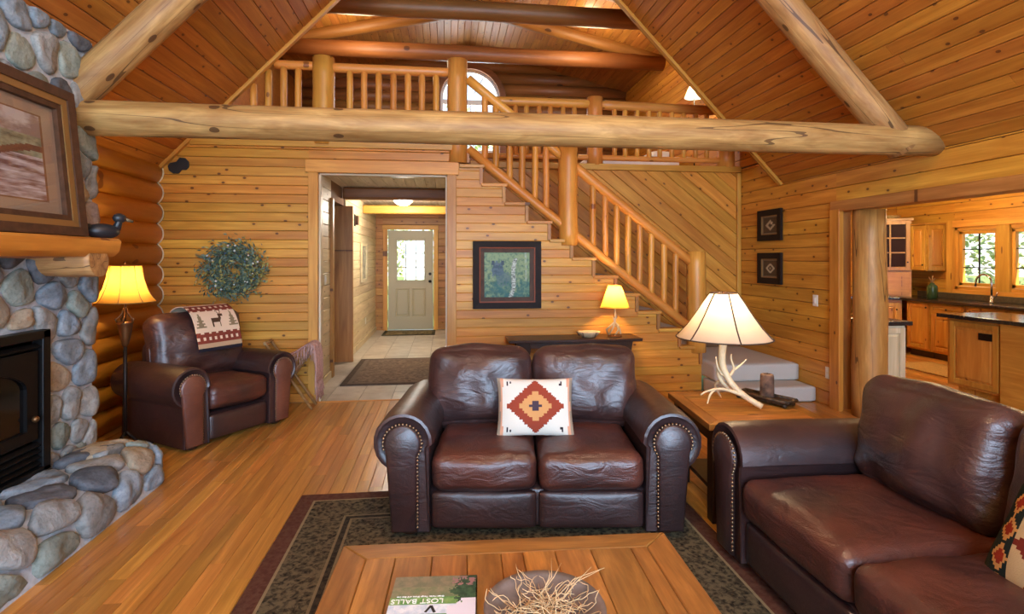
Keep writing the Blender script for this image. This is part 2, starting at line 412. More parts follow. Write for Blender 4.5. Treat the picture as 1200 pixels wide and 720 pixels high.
def tag(o, label, cat=None, group=None, kind=None):
    if label: o['label'] = label
    if cat: o['category'] = cat
    if group: o['group'] = group
    if kind: o['kind'] = kind
    return o
def thing(name, label, cat, loc=(0, 0, 0), rz=0.0, group=None, kind=None):
    o = bpy.data.objects.new(name, None); COL.objects.link(o); o.empty_display_size = 0.1
    o.location = loc; o.rotation_euler = (0, 0, rz)
    return tag(o, label, cat, group, kind)
def basis(d, up=(0, 0, 1)):
    d = Vector(d).normalized(); up = Vector(up)
    sd = up.cross(d); sd = sd.normalized() if sd.length > 1e-6 else Vector((0, 1, 0)); return Matrix((d, sd, d.cross(sd))).transposed()
def log(name, a, b, r, mat, parent=None, r2=None, n=16, wob=0.0, seed=0, segs=8):
    """a log: mesh along local X from a to b, slightly irregular"""
    a, b = Vector(a), Vector(b); L = (b - a).length; r2 = r2 or r
    pts = []; rr = []
    for i in range(segs + 1):
        t = i / segs
        pts.append((L * (t - 0.5), wob * noise.noise((t * 3 + seed, seed, 1.3)), wob * noise.noise((t * 3, seed + 5, 7.7))))
        rr.append((r + (r2 - r) * t) * (1 + (0.05 if wob else 0) * noise.noise((t * 5, seed, 3.3))))
    o = MB().tube(pts, rr, n).build(name, mat, parent)
    o.matrix_local = Matrix.Translation((a + b) / 2) @ basis(b - a).to_4x4()
    return o
# ---- convex clipping and boarded surfaces
def clip(poly, a, b, c):
    """keep the side a*x+b*y<=c"""
    out = []; n = len(poly)
    for i in range(n):
        p, q = poly[i], poly[(i + 1) % n]; dp = a * p[0] + b * p[1] - c; dq = a * q[0] + b * q[1] - c
        if dp <= 0: out.append(p)
        if (dp < 0 < dq) or (dq < 0 < dp):
            t = dp / (dp - dq); out.append((p[0] + (q[0] - p[0]) * t, p[1] + (q[1] - p[1]) * t))
    return out
def area(p): return 0.5 * sum(p[i][0] * p[(i + 1) % len(p)][1] - p[(i + 1) % len(p)][0] * p[i][1] for i in range(len(p)))
def clean(p):
    out = []
    for q in p:
        if not out or (abs(q[0] - out[-1][0]) + abs(q[1] - out[-1][1])) > 1e-5: out.append(q)
    if len(out) > 1 and abs(out[0][0] - out[-1][0]) + abs(out[0][1] - out[-1][1]) < 1e-5: out.pop()
    return out
def inset_poly(poly, d, long_only=False):
    out = poly; n = len(poly)
    for i in range(n):
        p, q = poly[i], poly[(i + 1) % n]; ex, ey = q[0] - p[0], q[1] - p[1]; L = sqrt(ex * ex + ey * ey)
        if L < 1e-7 or (long_only and abs(ex) < 0.25 * L): continue
        a, b = ey / L, -ex / L
        out = clip(out, a, b, a * p[0] + b * p[1] - d)
        if len(out) < 3: return []
    return clean(out)
def plank_mesh(poly, th, ch, mi=0):
    """poly (ccw, local coords) -> slab from z=-th to z=0 with a chamfered face"""
    mb = MB(); top = inset_poly(poly, ch, True) if ch else None; n = len(poly)
    if top and len(top) == n:
        # match the first vertex
        j = min(range(n), key=lambda k: (top[k][0] - poly[0][0]) ** 2 + (top[k][1] - poly[0][1]) ** 2); top = top[j:] + top[:j]
        vs_ = [(x, y, -th) for x, y in poly] + [(x, y, -ch) for x, y in poly] + [(x, y, 0) for x, y in top]
        fs = [list(range(n - 1, -1, -1)), list(range(2 * n, 3 * n))]
        for i in range(n):
            k = (i + 1) % n; fs += [(i, k, n + k, n + i), (n + i, n + k, 2 * n + k, 2 * n + i)]
        mb.add(vs_, fs, mi)
    else:
        mb.prism(poly, (1, 0, 0), (0, 1, 0), (0, 0, 1), (0, 0, -th), th, mi)
    return mb
def boards(parent, o, ex, ey, regions, width, mat, rng, direction=(1, 0), seg=None, th=0.018, ch=0.005, gap=0.002, name='board', off=0.0, stuff_test=None):
    """cover convex regions (in the ex,ey plane through o; front normal ex x ey) by boards running along `direction`"""
    ex, ey, o = Vector(ex), Vector(ey), Vector(o); nz = ex.cross(ey)
    dx, dy = direction; L = sqrt(dx * dx + dy * dy); dx /= L; dy /= L
    wx, wy = -dy, dx
    stuff = MB(); cnt = 0
    for reg in regions:
        if area(reg) < 0: reg = reg[::-1]
        ts = [wx * p[0] + wy * p[1] for p in reg]
        k0 = math.floor((min(ts) - off) / width); k1 = math.ceil((max(ts) - off) / width)
        for k in range(k0, k1):
            a = off + k * width; b = a + width
            strip = clip(clip(reg, wx, wy, b - gap), -wx, -wy, -(a + gap))
            if len(strip) < 3 or abs(area(strip)) < 2e-4: continue
            ss = [dx * p[0] + dy * p[1] for p in strip]; s0, s1 = min(ss), max(ss)
            cuts = [s0]
            if seg:
                r0 = random.Random(k * 7919 + rng.randint(0, 10 ** 6)); x = s0 + r0.uniform(0.3, 1.0) * seg
                while x < s1 - 0.35 * seg: cuts.append(x); x += r0.uniform(0.6, 1.25) * seg
            cuts.append(s1)
            for c0, c1 in zip(cuts[:-1], cuts[1:]):
                pc = clean(clip(clip(strip, dx, dy, c1 - (gap * 0.6 if c1 < s1 else -1)), -dx, -dy, -(c0 + (gap * 0.6 if c0 > s0 else -1))))
                if len(pc) < 3 or abs(area(pc)) < 2e-4: continue
                cx = sum(p[0] for p in pc) / len(pc); cyy = sum(p[1] for p in pc) / len(pc)
                loc_ = [((p[0] - cx) * dx + (p[1] - cyy) * dy, (p[0] - cx) * wx + (p[1] - cyy) * wy) for p in pc]
                W = o + ex * cx + ey * cyy
                mb = plank_mesh(loc_, th, ch)
                lx = ex * dx + ey * dy; ly = ex * wx + ey * wy
                mw = Matrix.Translation(W) @ Matrix((lx, ly, nz)).transposed().to_4x4()
                if stuff_test and stuff_test(W):
                    stuff.add([mw @ Vector(v) for v in mb.v], mb.f); continue
                b_ = mb.build(name, mat, parent); b_.matrix_local = mw; cnt += 1
    return stuff, cnt
def rect(x0, x1, y0, y1): return [(x0, y0), (x1, y0), (x1, y1), (x0, y1)]
def structure(name, mb, mat, label, cat):
    o = mb.build(name, mat); return tag(o, label, cat, None, 'structure')
# ================================================================== THE SETTING
XL, XR, YB, YF = -2.8, 3.75, 5.74, -3.2
EAVE, PITCH, XC = 2.30, 1.04, 0.475
EAVE_L = 2.34
ZR = EAVE + PITCH * (XR - XC)
LOFT, YD, YE = 2.62, 6.6, 11.3
rng = random.Random(11)
def roofz(x): return EAVE + PITCH * (XR - x) if x > XC else EAVE_L + PITCH * (x - XL)

# ---- floor of oak strips
fl = structure('floor', MB().box(-3.0, 3.8, -3.3, YB + 0.02, -0.12, -0.02), 'dark_wood', 'honey oak strip floor of the living room', 'floor')
st, nfl = boards(fl, (0, 0, 0), (0, 1, 0), (-1, 0, 0), [rect(YF, YB, -XR, -XL + 0.15)], 0.08, 'oak_floor', rng, seg=1.15, th=0.02, ch=0.002, gap=0.0007, name='floor_plank',
                 stuff_test=lambda w: not (w.y > 2.0 and w.x < 1.5))
R90 = Matrix.Rotation(pi / 2, 4, 'Z'); Ri = R90.inverted()
def stuff_obj(mb, name, mat, parent):
    mb.v = [tuple(Ri @ Vector(v)) for v in mb.v]
    o = mb.build(name, mat, parent); o.matrix_local = R90; o['kind'] = 'stuff'; return o
stuff_obj(st, 'floor_planks_beyond', 'oak_floor', fl)
fk = structure('floor_kitchen', MB().box(XR, 7.7, -0.1, 8.5, -0.12, -0.02), 'dark_wood', 'oak strip floor of the kitchen', 'floor')
st, _ = boards(fk, (0, 0, 0), (0, 1, 0), (-1, 0, 0), [rect(-0.1, 8.4, -7.6, -XR)], 0.08, 'oak_floor', rng, seg=1.15, th=0.02, ch=0.0012, gap=0.0004, name='floor_plank',
               stuff_test=lambda w: not (4.3 < w.y < 7.8 and 4.3 < w.x < 7.0))
stuff_obj(st, 'floor_planks_beyond', 'oak_floor', fk)
fh = structure('floor_hall', MB().box(-2.7, 0.15, YB, YE + 0.1, -0.12, -0.006), 'grout', 'grey beige tiled floor of the entry hall', 'floor')
tm = plank_mesh(rect(-0.1625, 0.1625, -0.1625, 0.1625), 0.02, 0.003)
t0 = None
for i in range(6):
    for j in range(17):
        x = -1.72 + i * 0.332; y = YB + 0.165 + j * 0.332
        if x > 0.1 or y > YE: continue
        if t0 is None: t0 = tm.build('tile', 'tile', fh)
        o = t0 if (i == 0 and j == 0) else t0.copy()
        if o is not t0: COL.objects.link(o); o.parent = fh
        o.location = (x, y, 0.0)
structure('floor_threshold', MB().box(-1.28, 0.02, YB - 0.02, YB + 0.01, -0.02, 0.006), 'pine_trim', 'narrow wood threshold strip where oak meets tile', 'threshold')

# ---- back wall: left of the entry and the stair side
STEP_X, STEP_Z, RUN, RISE, NST = 0.39, 2.445, 0.242, 0.1945, 11
steps = [(STEP_X + RUN * k, STEP_Z - RISE * k) for k in range(NST)]        # tread k reaches x, at height z
bk = MB().box(-3.0, -1.28, YB + 0.02, YB + 0.1, 0, 2.6).box(-1.28, 0.02, YB + 0.02, YB + 0.1, 2.33, 2.6).box(0.02, 0.15, YB + 0.02, YB + 0.1, 0, 2.6)
px_ = 0.15
for x, z in steps: bk.box(px_, x, YB + 0.02, YB + 0.1, 0, z - 0.04); px_ = x
wbk = structure('wall_back', bk, 'shell', 'honey pine boarded wall around the entry and under the stairs', 'wall')
BW = 0.0915
o_ = (0, YB, 0); ex_, ey_ = (1, 0, 0), (0, 0, 1)
boards(wbk, o_, ex_, ey_, [[(XL - 0.05, 0), (-1.375, 0), (-1.375, 2.6), (-2.54, 2.6), (XL - 0.05, 2.30)], rect(-1.375, 0.11, 2.46, 2.6), rect(0.11, 0.15, 2.46, 2.6)], BW, 'pine', rng)
k = 0
while k * BW < STEP_Z:
    z0, z1 = k * BW, min((k + 1) * BW, STEP_Z)
    xa = max(x for x, z in steps if z >= z1 - 1e-6)
    regs = [rect(0.11, xa, z0, z1)]
    for x, z in steps:
        if z0 + 0.02 < z < z1: regs.append(rect(xa, x, z0, z)); 
    boards(wbk, o_, ex_, ey_, regs, 5.0, 'pine', rng, off=0.0)
    k += 1
tr = tag(MB().box(-2.5, 0.16, YB - 0.03, YB + 0.02, 2.585, 2.665).build('trim_1', 'pine_trim', None, 0.005), 'long pine cap board along the loft edge', 'trim', kind='structure')
# entry casing
cs = thing('trim_2', 'plain pine casing around the wide hall opening', 'door casing', kind='structure')
def hb(name, c, size, mat, parent, R=None, bevel=0.004):
    """a board whose grain (local X) runs along its longest side"""
    size = list(size); ax = max(range(3), key=lambda a: size[a])
    P = [Matrix.Identity(3), Matrix(((0, -1, 0), (1, 0, 0), (0, 0, 1))), Matrix(((0, 0, 1), (0, 1, 0), (-1, 0, 0)))][ax]
    if ax == 1: size = [size[1], size[0], size[2]]
    if ax == 2: size = [size[2], size[1], size[0]]
    if ax == 2: P = Matrix(((0, 0, -1), (0, 1, 0), (1, 0, 0)))
    o = MB().obox((0, 0, 0), size).build(name, mat, parent, bevel)
    o.matrix_local = Matrix.Translation(c) @ ((R or Matrix.Identity(3)) @ P).to_4x4(); return o
hb('side_board', (-1.328, YB - 0.005, 1.165), (0.095, 0.05, 2.33), 'pine_trim', cs)
hb('side_board', (0.065, YB - 0.005, 1.165), (0.095, 0.05, 2.33), 'pine_trim', cs)
hb('head_board', (-0.632, YB - 0.008, 2.395), (1.54, 0.056, 0.13), 'pine_trim', cs)
hb('jamb', (-1.27, YB + 0.07, 1.165), (0.02, 0.11, 2.33), 'pine_pale', cs)
hb('jamb', (0.01, YB + 0.07, 1.165), (0.02, 0.11, 2.33), 'pine_pale', cs)
hb('head_jamb', (-0.63, YB + 0.07, 2.32), (1.3, 0.11, 0.02), 'pine_pale', cs)

# ---- log wall at the left
wl = structure('wall_left', MB().box(-3.12, -2.95, -3.3, YB + 0.1, -0.1, 2.5), 'shell', 'wall of stacked round orange logs beside the fireplace', 'wall')
for k in range(12):
    log('wall_log', (-2.87, -3.2, 0.1 + 0.2 * k), (-2.87, YB + 0.03, 0.1 + 0.2 * k), 0.118, 'log_wall', wl, n=20, seed=k, segs=2)
for k in range(12):   # scribed pale edge where the logs meet the boards
    z = 0.1 + 0.2 * k
    MB().tube([(-2.87 + 0.122 * cos(a), YB - 0.006, z + 0.122 * sin(a)) for a in [radians(-56 + 14 * i) for i in range(9)]], 0.007, 6).build('scribe_bead', 'pine_pale', wl)

# ---- ceiling slopes of pine boards along the room
SL = (XR - XC) * sqrt(1 + PITCH ** 2); cs_, sn_ = 1 / sqrt(1 + PITCH ** 2), PITCH / sqrt(1 + PITCH ** 2)
cr = structure('ceiling_right', MB().prism([(0, -0.05), (SL + 0.3, -0.05), (SL + 0.3, 0.0), (0, 0.0)][::-1], (-cs_, 0, sn_), (-sn_, 0, -cs_), (0, 1, 0), (XR + 0.05 + sn_ * 0.02, YF - 0.1, EAVE + cs_ * 0.02 - 0.05), YB - YF + 0.215), 'shell',
               'sloping pine board ceiling over the kitchen side', 'ceiling')
boards(cr, (XR, 0, EAVE), (0, -1, 0), (-cs_, 0, sn_), [rect(-YB, -YF, 0, SL)], 0.104, 'pine_ceiling', rng, seg=3.6)
cl = structure('ceiling_left', MB().prism([(0, -0.05), (SL + 0.3, -0.05), (SL + 0.3, 0.0), (0, 0.0)], (cs_, 0, sn_), (sn_, 0, -cs_), (0, 1, 0), (XL - 0.05 - sn_ * 0.02, YF - 0.1, EAVE_L + cs_ * 0.02 - 0.05), YB - YF + 0.215), 'shell',
               'sloping pine board ceiling over the fireplace side', 'ceiling')
boards(cl, (XL, 0, EAVE_L), (0, 1, 0), (cs_, 0, sn_), [rect(YF, YB, 0, SL)], 0.125, 'pine_ceiling', rng, seg=3.6)
# rake trims where the ceiling stops above the loft
for nm, xa, xb, lab in (('trim_3', XL, XC, 'sloping pine rake board left of the loft opening'), ('trim_4', XR, XC, 'sloping pine rake board right of the loft opening')):
    e0 = EAVE if xa > 0 else EAVE_L; d = Vector((xb - xa, 0, ZR - EAVE)); R = basis(d, (0, 1, 0))
    o = MB().obox((0, 0, 0), (d.length, 0.06, 0.07)).build(nm, 'pine_trim', None, 0.004)
    nrm = Vector((-d.z, 0, d.x)).normalized(); nrm = nrm if nrm.z < 0 else -nrm
    R = Matrix((d.normalized(), Vector((0, 1, 0)), d.normalized().cross(Vector((0, 1, 0))))).transposed()
    o.matrix_world = Matrix.Translation(Vector(((xa + xb) / 2, YB - 0.012, e0 + (ZR - EAVE) / 2)) - nrm * 0.005) @ R.to_4x4()
    tag(o, lab, 'trim', kind='structure')

# ---- right wall with the kitchen opening
OY0, OY1, OZ = 0.9, 4.86, 1.93
wr = structure('wall_right', MB().box(XR + 0.02, XR + 0.12, OY1, 11.4, 0, 5.0).box(XR + 0.02, XR + 0.12, OY0, OY1, OZ, 2.35).box(XR + 0.02, XR + 0.12, YF - 0.1, OY0, 0, 2.35), 'shell',
               'pine boarded wall between living room, stairs and kitchen', 'wall')
oR, exR, eyR = (XR, 0, 0), (0, -1, 0), (0, 0, 1)
boards(wr, oR, exR, eyR, [rect(-YD, -OY1, 0, 2.3), rect(-OY1, -OY0, OZ, 2.3), rect(-OY0, -YF, 0, 2.3), rect(-YD, -YB, 2.3, 2.6), rect(-11.2, -YB, 2.62, 4.93)], 0.143, 'pine', rng)
cs2 = thing('trim_5', 'pine casing board at the kitchen opening', 'door casing', kind='structure')
hb('side_board', (XR - 0.008, OY1 - 0.01, OZ / 2), (0.05, 0.13, OZ), 'pine', cs2)
hb('head_board', (XR - 0.004, (OY0 + OY1) / 2, OZ + 0.03), (0.05, OY1 - OY0 + 0.1, 0.10), 'pine_loft', cs2)
hb('jamb', (XR + 0.08, OY1 - 0.005, OZ / 2), (0.13, 0.02, OZ), 'pine_loft', cs2)
hb('head_jamb', (XR + 0.08, (OY0 + OY1) / 2, OZ - 0.01), (0.13, OY1 - OY0, 0.02), 'pine_loft', cs2)
o = log('log_post', (3.90, 4.62, 0), (3.90, 4.62, OZ - 0.02), 0.145, 'log_post', r2=0.135, n=20, wob=0.012, seed=3)
tag(o, 'thick pale log post with a long crack at the kitchen opening', 'post')

# ---- gable end behind the camera
gf = MB()
for p in (rect(-3.0, 3.9, 0, 0.4), rect(-3.0, -1.93, 0.4, 2.3), rect(2.88, 3.9, 0.4, 2.3), rect(-3.0, 3.9, 2.3, 2.6), [(-3.0, 2.6), (-0.85, 2.6), (-0.85, 5.9), (-3.0, 3.4)], [(1.8, 2.6), (3.9, 2.6), (3.9, 3.4), (1.8, 5.9)], rect(-0.85, 1.8, 4.3, 5.9)):
    gf.prism(p, (1, 0, 0), (0, 0, 1), (0, -1, 0), (0, YF, 0), 0.08)
structure('wall_front', gf, 'pine', 'pine gable wall with tall windows', 'wall')
for nm, x0, x1, z0, z1, nx, nz, lab in (('window_4', -1.93, 2.88, 0.4, 2.3, 5, 2, 'wide row of living room windows'), ('window_5', -0.85, 1.8, 2.6, 4.3, 3, 1, 'upper gable window of the living room')):
    w = thing(nm, lab, 'window', kind='structure')
    for i in range(nx + 1): hb('mullion', (x0 + (x1 - x0) * i / nx, YF - 0.03, (z0 + z1) / 2), (0.08, 0.06, z1 - z0), 'pine_trim', w)
    for i in range(nx): MB().box(x0 + (x1 - x0) * i / nx, x0 + (x1 - x0) * (i + 1) / nx, YF - 0.045, YF - 0.041, z0, z1).build('pane', 'glass', w)
    for i in range(nz + 1): hb('mullion', ((x0 + x1) / 2, YF - 0.03, z0 + (z1 - z0) * i / nz), (x1 - x0, 0.06, 0.08), 'pine_trim', w)

# ---- loft
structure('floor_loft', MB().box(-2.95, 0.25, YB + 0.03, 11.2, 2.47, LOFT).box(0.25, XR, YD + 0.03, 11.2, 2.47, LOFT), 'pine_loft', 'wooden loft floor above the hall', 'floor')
hc = structure('ceiling_hall', MB().box(-2.7, 0.2, YB + 0.1, 11.2, 2.455, 2.468), 'shell', 'pale board ceiling of the entry hall', 'ceiling')
boards(hc, (0, 0, 2.44), (0, 1, 0), (1, 0, 0), [rect(YB + 0.1, YE, -2.6, 0.15)], 0.13, 'pine_white', rng, th=0.014)
wd = structure('wall_stairwell', MB().box(0.15, XR, YD + 0.02, YD + 0.1, 0, 2.47), 'shell', 'wall of diagonal pine boards behind the stairs', 'wall')
boards(wd, (0, YD, 0), (1, 0, 0), (0, 0, 1), [rect(0.2, XR, 0.4, 2.56)], 0.142, 'pine', rng, direction=(1, -0.8))
tag(hb('trim_6', ((0.3 + XR) / 2, YD - 0.012, 2.595), (XR - 0.3, 0.05, 0.075), 'pine_trim', None), 'pine cap board along the top of the diagonal boards', 'trim', kind='structure')
tag(hb('trim_7', (XR - 0.03, YD - 0.02, 1.5), (0.05, 0.04, 2.1), 'pine_trim', None), 'upright corner strip at the end of the diagonal boards', 'trim', kind='structure')
# loft gable end wall of logs with the arched window
AX, AZ, AR, ABOT = 0.50, 4.68, 0.60, 3.6
we = structure('wall_loft_end', MB().box(-3.0, AX - AR, 11.2, 11.3, 2.4, 6.0).box(AX + AR, 3.9, 11.2, 11.3, 2.4, 6.0).box(AX - AR, AX + AR, 11.2, 11.3, AZ + AR, 6.0).box(AX - AR, AX + AR, 11.2, 11.3, 2.4, ABOT), 'shell', 'brown log gable wall at the far end of the loft', 'wall')
for k in range(15):
    z = LOFT + 0.1 + 0.22 * k
    if z > 5.72: break
    if z < ABOT: spans = [(-2.9, 3.75)]
    else:
        hw = AR + 0.05 if z < AZ else (sqrt(max(0, (AR + 0.06) ** 2 - (z - AZ) ** 2)) if z - AZ < AR + 0.06 else 0)
        spans = [(-2.9, 3.75)] if hw == 0 else [(-2.9, AX - hw), (AX + hw, 3.75)]
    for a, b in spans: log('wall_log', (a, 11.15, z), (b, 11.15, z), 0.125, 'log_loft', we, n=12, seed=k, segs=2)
aw = thing('window_3', 'arched loft window with white muntins in the log gable', 'window', (AX, 11.1, 0), kind='structure')
def arch_ring(r0, r1, z0, y0, y1):
    mb = MB(); N = 24
    A = [(r0 * cos(pi * i / N), AZ + r0 * sin(pi * i / N)) for i in range(N + 1)]; B = [(r1 * cos(pi * i / N), AZ + r1 * sin(pi * i / N)) for i in range(N + 1)]
    A = [(r0, z0)] + A + [(-r0, z0)]; B = [(r1, z0)] + B + [(-r1, z0)]
    P = [[(a[0], y0, a[1]) for a in A], [(b[0], y0, b[1]) for b in B], [(b[0], y1, b[1]) for b in B], [(a[0], y1, a[1]) for a in A]]
    return mb.grid(P, cu=True, smooth=False)
arch_ring(AR, AR + 0.12, ABOT, -0.1, 0.06).build('casing', 'log_loft', aw)
arch_ring(AR - 0.05, AR, ABOT, 0.0, 0.08).build('frame', 'white_paint', aw)
mu = MB()
for a in (60, 120): mu.bar((0.15 * cos(radians(a)), 0.05, AZ + 0.15 * sin(radians(a))), (0.56 * cos(radians(a)), 0.05, AZ + 0.56 * sin(radians(a))), 0.02, 0.02, (0, 1, 0))
mu.build('muntin', 'white_paint', aw)
MB().box(-0.56, 0.56, 0.02, 0.08, AZ - 0.1, AZ).build('mullion', 'white_paint', aw)
MB().box(-0.56, 0.56, 0.02, 0.08, ABOT, ABOT + 0.06).build('sill', 'white_paint', aw)
for x in (-0.28, 0.0, 0.28): MB().box(x - 0.012, x + 0.012, 0.03, 0.06, ABOT, AZ).build('muntin', 'white_paint', aw)
for z in (4.3, 4.0): MB().box(-0.56, 0.56, 0.03, 0.06, z - 0.012, z + 0.012).build('muntin', 'white_paint', aw)
MB().prism([(-0.56, ABOT), (0.56, ABOT), (0.56, AZ)] + [(0.56 * cos(pi * i / 16), AZ + 0.56 * sin(pi * i / 16)) for i in range(17)] + [(-0.56, AZ)], (1, 0, 0), (0, 0, 1), (0, 1, 0), (0, 0.05, 0), 0.004).build('pane', 'glass', aw)
# loft ceiling (shallow gable) and closing walls
LZE, LZR = 4.93, 5.75
for nm, xe, lab in (('ceiling_loft_right', XR, 'shallow board ceiling of the loft right of its ridge'), ('ceiling_loft_left', -2.8, 'shallow board ceiling of the loft left of its ridge')):
    d = Vector((XC - xe, 0, LZR - LZE)); L = d.length; d.normalize()
    if xe > 0: exx, oo = Vector((0, -1, 0)), rect(-11.15, -YB, 0, L)
    else: exx, oo = Vector((0, 1, 0)), rect(YB, 11.15, 0, L)
    nrm = exx.cross(d)
    c = MB().prism([(-0.3, 0), (L + 0.1, 0), (L + 0.1, 0.05), (-0.3, 0.05)], d, -nrm, (0, 1, 0), Vector((xe, YB - 0.05, LZE)) - nrm * 0.02, 5.7)
    c = structure(nm, c, 'shell', lab, 'ceiling')
    boards(c, (xe, 0, LZE), exx, d, [oo], 0.13, 'pine_loft', rng, seg=2.5)
wk = structure('wall_loft_left', MB().box(-3.05, -2.9, YB, 11.4, 0, 5.1), 'pine_loft', 'left knee wall of the loft', 'wall')
structure('wall_loft_front', MB().prism([(XR + 0.1, EAVE), (XR + 0.1, 5.9), (XC, 5.9), (XC, ZR)], (1, 0, 0), (0, 0, 1), (0, 1, 0), (0, YB + 0.06, 0), 0.05).prism([(-2.95, EAVE), (XC, ZR), (XC, 5.9), (-2.95, 5.9)], (1, 0, 0), (0, 0, 1), (0, 1, 0), (0, YB + 0.06, 0), 0.05), 'pine_loft',
          'loft side of the living room gable', 'wall')

# ---- entry hall walls
HX0, HX1 = -1.40, 0.12
wh = structure('wall_hall_left', MB().box(HX0 - 0.15, HX0 - 0.02, YB + 0.1, 6.95, 0, 2.45).box(HX0 - 0.15, HX0 - 0.02, 7.95, YE, 0, 2.45).box(HX0 - 0.15, HX0 - 0.02, 6.9, 8.0, 2.2, 2.45), 'shell', 'pale pine wall along the left of the entry hall', 'wall')
boards(wh, (HX0, 0, 0), (0, 1, 0), (0, 0, 1), [rect(YB + 0.1, 6.95, 0, 2.44), rect(7.95, YE, 0, 2.44)], 0.143, 'pine_pale', rng)
tag(hb('trim_8', (-1.44, 7.935, 1.1), (0.29, 0.04, 2.2), 'pine_loft', None), 'wide brown board closing the end of the hall wall', 'trim', kind='structure')
tag(hb('trim_9', (HX0 + 0.01, 6.94, 1.1), (0.05, 0.1, 2.2), 'pine_loft', None), 'brown casing board beside the dark side passage of the hall', 'trim', kind='structure')
tag(hb('baseboard_hall', (HX0 + 0.012, 9.6, 0.045), (0.02, 3.3, 0.09), 'pine_pale', None), 'pale baseboard along the hall wall beyond the passage', 'baseboard', kind='structure')
tag(hb('baseboard_entry', (HX0 + 0.012, 6.35, 0.045), (0.02, 1.05, 0.09), 'pine_pale', None), 'pale baseboard just inside the hall opening', 'baseboard', kind='structure')
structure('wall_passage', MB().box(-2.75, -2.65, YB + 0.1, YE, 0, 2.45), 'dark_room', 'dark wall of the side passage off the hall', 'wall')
whr = structure('wall_hall_right', MB().box(HX1 + 0.0, HX1 + 0.1, YB + 0.1, YE, 0, 2.46), 'pine_pale', 'pine wall along the right of the entry hall', 'wall')
DX0, DX1, DZ = -1.16, -0.245, 2.03
whe = structure('wall_hall_end', MB().box(-2.7, DX0 - 0.02, YE + 0.02, YE + 0.12, 0, 2.47).box(DX1 + 0.02, 0.2, YE + 0.02, YE + 0.12, 0, 2.47).box(DX0 - 0.02, DX1 + 0.02, YE + 0.02, YE + 0.12, DZ + 0.02, 2.47), 'shell', 'brown boarded wall around the front door', 'wall')
boards(whe, (0, YE, 0), (1, 0, 0), (0, 0, 1), [rect(HX0, DX0 - 0.1, 0, 2.44), rect(DX1 + 0.1, HX1, 0, 2.44), rect(DX0 - 0.1, DX1 + 0.1, DZ + 0.1, 2.44)], 0.143, 'pine_loft', rng)
cs3 = thing('trim_10', 'pine casing around the front door', 'door casing', kind='structure')
hb('side_board', (DX0 - 0.05, YE - 0.015, 1.03), (0.09, 0.05, 2.06), 'pine_trim', cs3); hb('side_board', (DX1 + 0.05, YE - 0.015, 1.03), (0.09, 0.05, 2.06), 'pine_trim', cs3)
hb('head_board', ((DX0 + DX1) / 2, YE - 0.018, DZ + 0.06), (1.12, 0.056, 0.09), 'pine_trim', cs3)
o = hb('hall_beam', (-0.64, 7.75, 2.355), (1.52, 0.16, 0.165), 'log_loft', None, bevel=0.03); tag(o, 'dark brown log beam across the hall ceiling', 'beam')
o = hb('hall_beam', (-0.64, 9.6, 2.30), (1.52, 0.14, 0.14), 'pine_trim', None, bevel=0.02); tag(o, 'pale yellow beam across the hall beyond the dome light', 'beam')

# ---- kitchen shell
KX, KY, KZ = 7.55, 8.35, 2.42
WY0, WY1, WZ0, WZ1 = 5.85, 7.30, 1.0, 1.92
wkw = structure('wall_kitchen', MB().box(KX + 0.02, KX + 0.12, -0.1, WY0, 0, KZ + 0.1).box(KX + 0.02, KX + 0.12, WY1, KY + 0.1, 0, KZ + 0.1).box(KX + 0.02, KX + 0.12, WY0, WY1, 0, WZ0).box(KX + 0.02, KX + 0.12, WY0, WY1, WZ1, KZ + 0.1), 'shell', 'golden pine boarded kitchen wall around the windows', 'wall')
boards(wkw, (KX, 0, 0), (0, -1, 0), (0, 0, 1), [rect(-KY, -WY1, 0, KZ), rect(-WY0, 0.1, 0, KZ), rect(-WY1, -WY0, 0, WZ0), rect(-WY1, -WY0, WZ1, KZ)], 0.143, 'pine', rng, seg=3)
wkf = structure('wall_kitchen_far', MB().box(3.85, KX + 0.1, KY + 0.02, KY + 0.12, 0, KZ + 0.1), 'shell', 'far boarded wall of the kitchen', 'wall')
boards(wkf, (0, KY, 0), (1, 0, 0), (0, 0, 1), [rect(3.87, KX, 0, KZ)], 0.143, 'pine', rng, seg=3)
structure('wall_kitchen_near', MB().box(3.85, KX + 0.1, -0.2, -0.1, 0, KZ + 0.1), 'pine', 'near wall of the kitchen', 'wall')
structure('ceiling_kitchen', MB().box(3.77, KX + 0.1, -0.2, KY + 0.1, KZ, KZ + 0.1), 'pine_ceiling', 'flat kitchen ceiling', 'ceiling')
for nm, y0, y1, lab in (('window_1', 6.66, 7.24, 'kitchen casement window above the faucet nearer the wall cabinet'), ('window_2', 5.90, 6.48, 'second kitchen casement window beyond the wide mullion')):
    w = thing(nm, lab, 'window', (KX, (y0 + y1) / 2, 0), kind='structure'); hw = (y1 - y0) / 2
    z0, z1 = WZ0 + 0.06, WZ1 - 0.06
    for a in (-1, 1): hb('sash_stile', (0.04, a * (hw - 0.025), (z0 + z1) / 2), (0.05, 0.05, z1 - z0), 'pine_trim', w)
    for z in (z0 + 0.02, z1 - 0.02): hb('sash_rail', (0.04, 0, z), (0.05, y1 - y0, 0.05), 'pine_trim', w)
    MB().box(0.03, 0.045, -0.008, 0.008, z0, z1).build('muntin', 'black_iron', w)
    for i in (1, 2): zz = z0 + (z1 - z0) * i / 3; MB().box(0.03, 0.045, -hw, hw, zz - 0.007, zz + 0.007).build('muntin', 'black_iron', w)
    MB().box(0.05, 0.054, -hw, hw, z0, z1).build('pane', 'glass', w)
cs4 = thing('trim_11', 'pine casing boards around the kitchen windows', 'window casing', kind='structure')
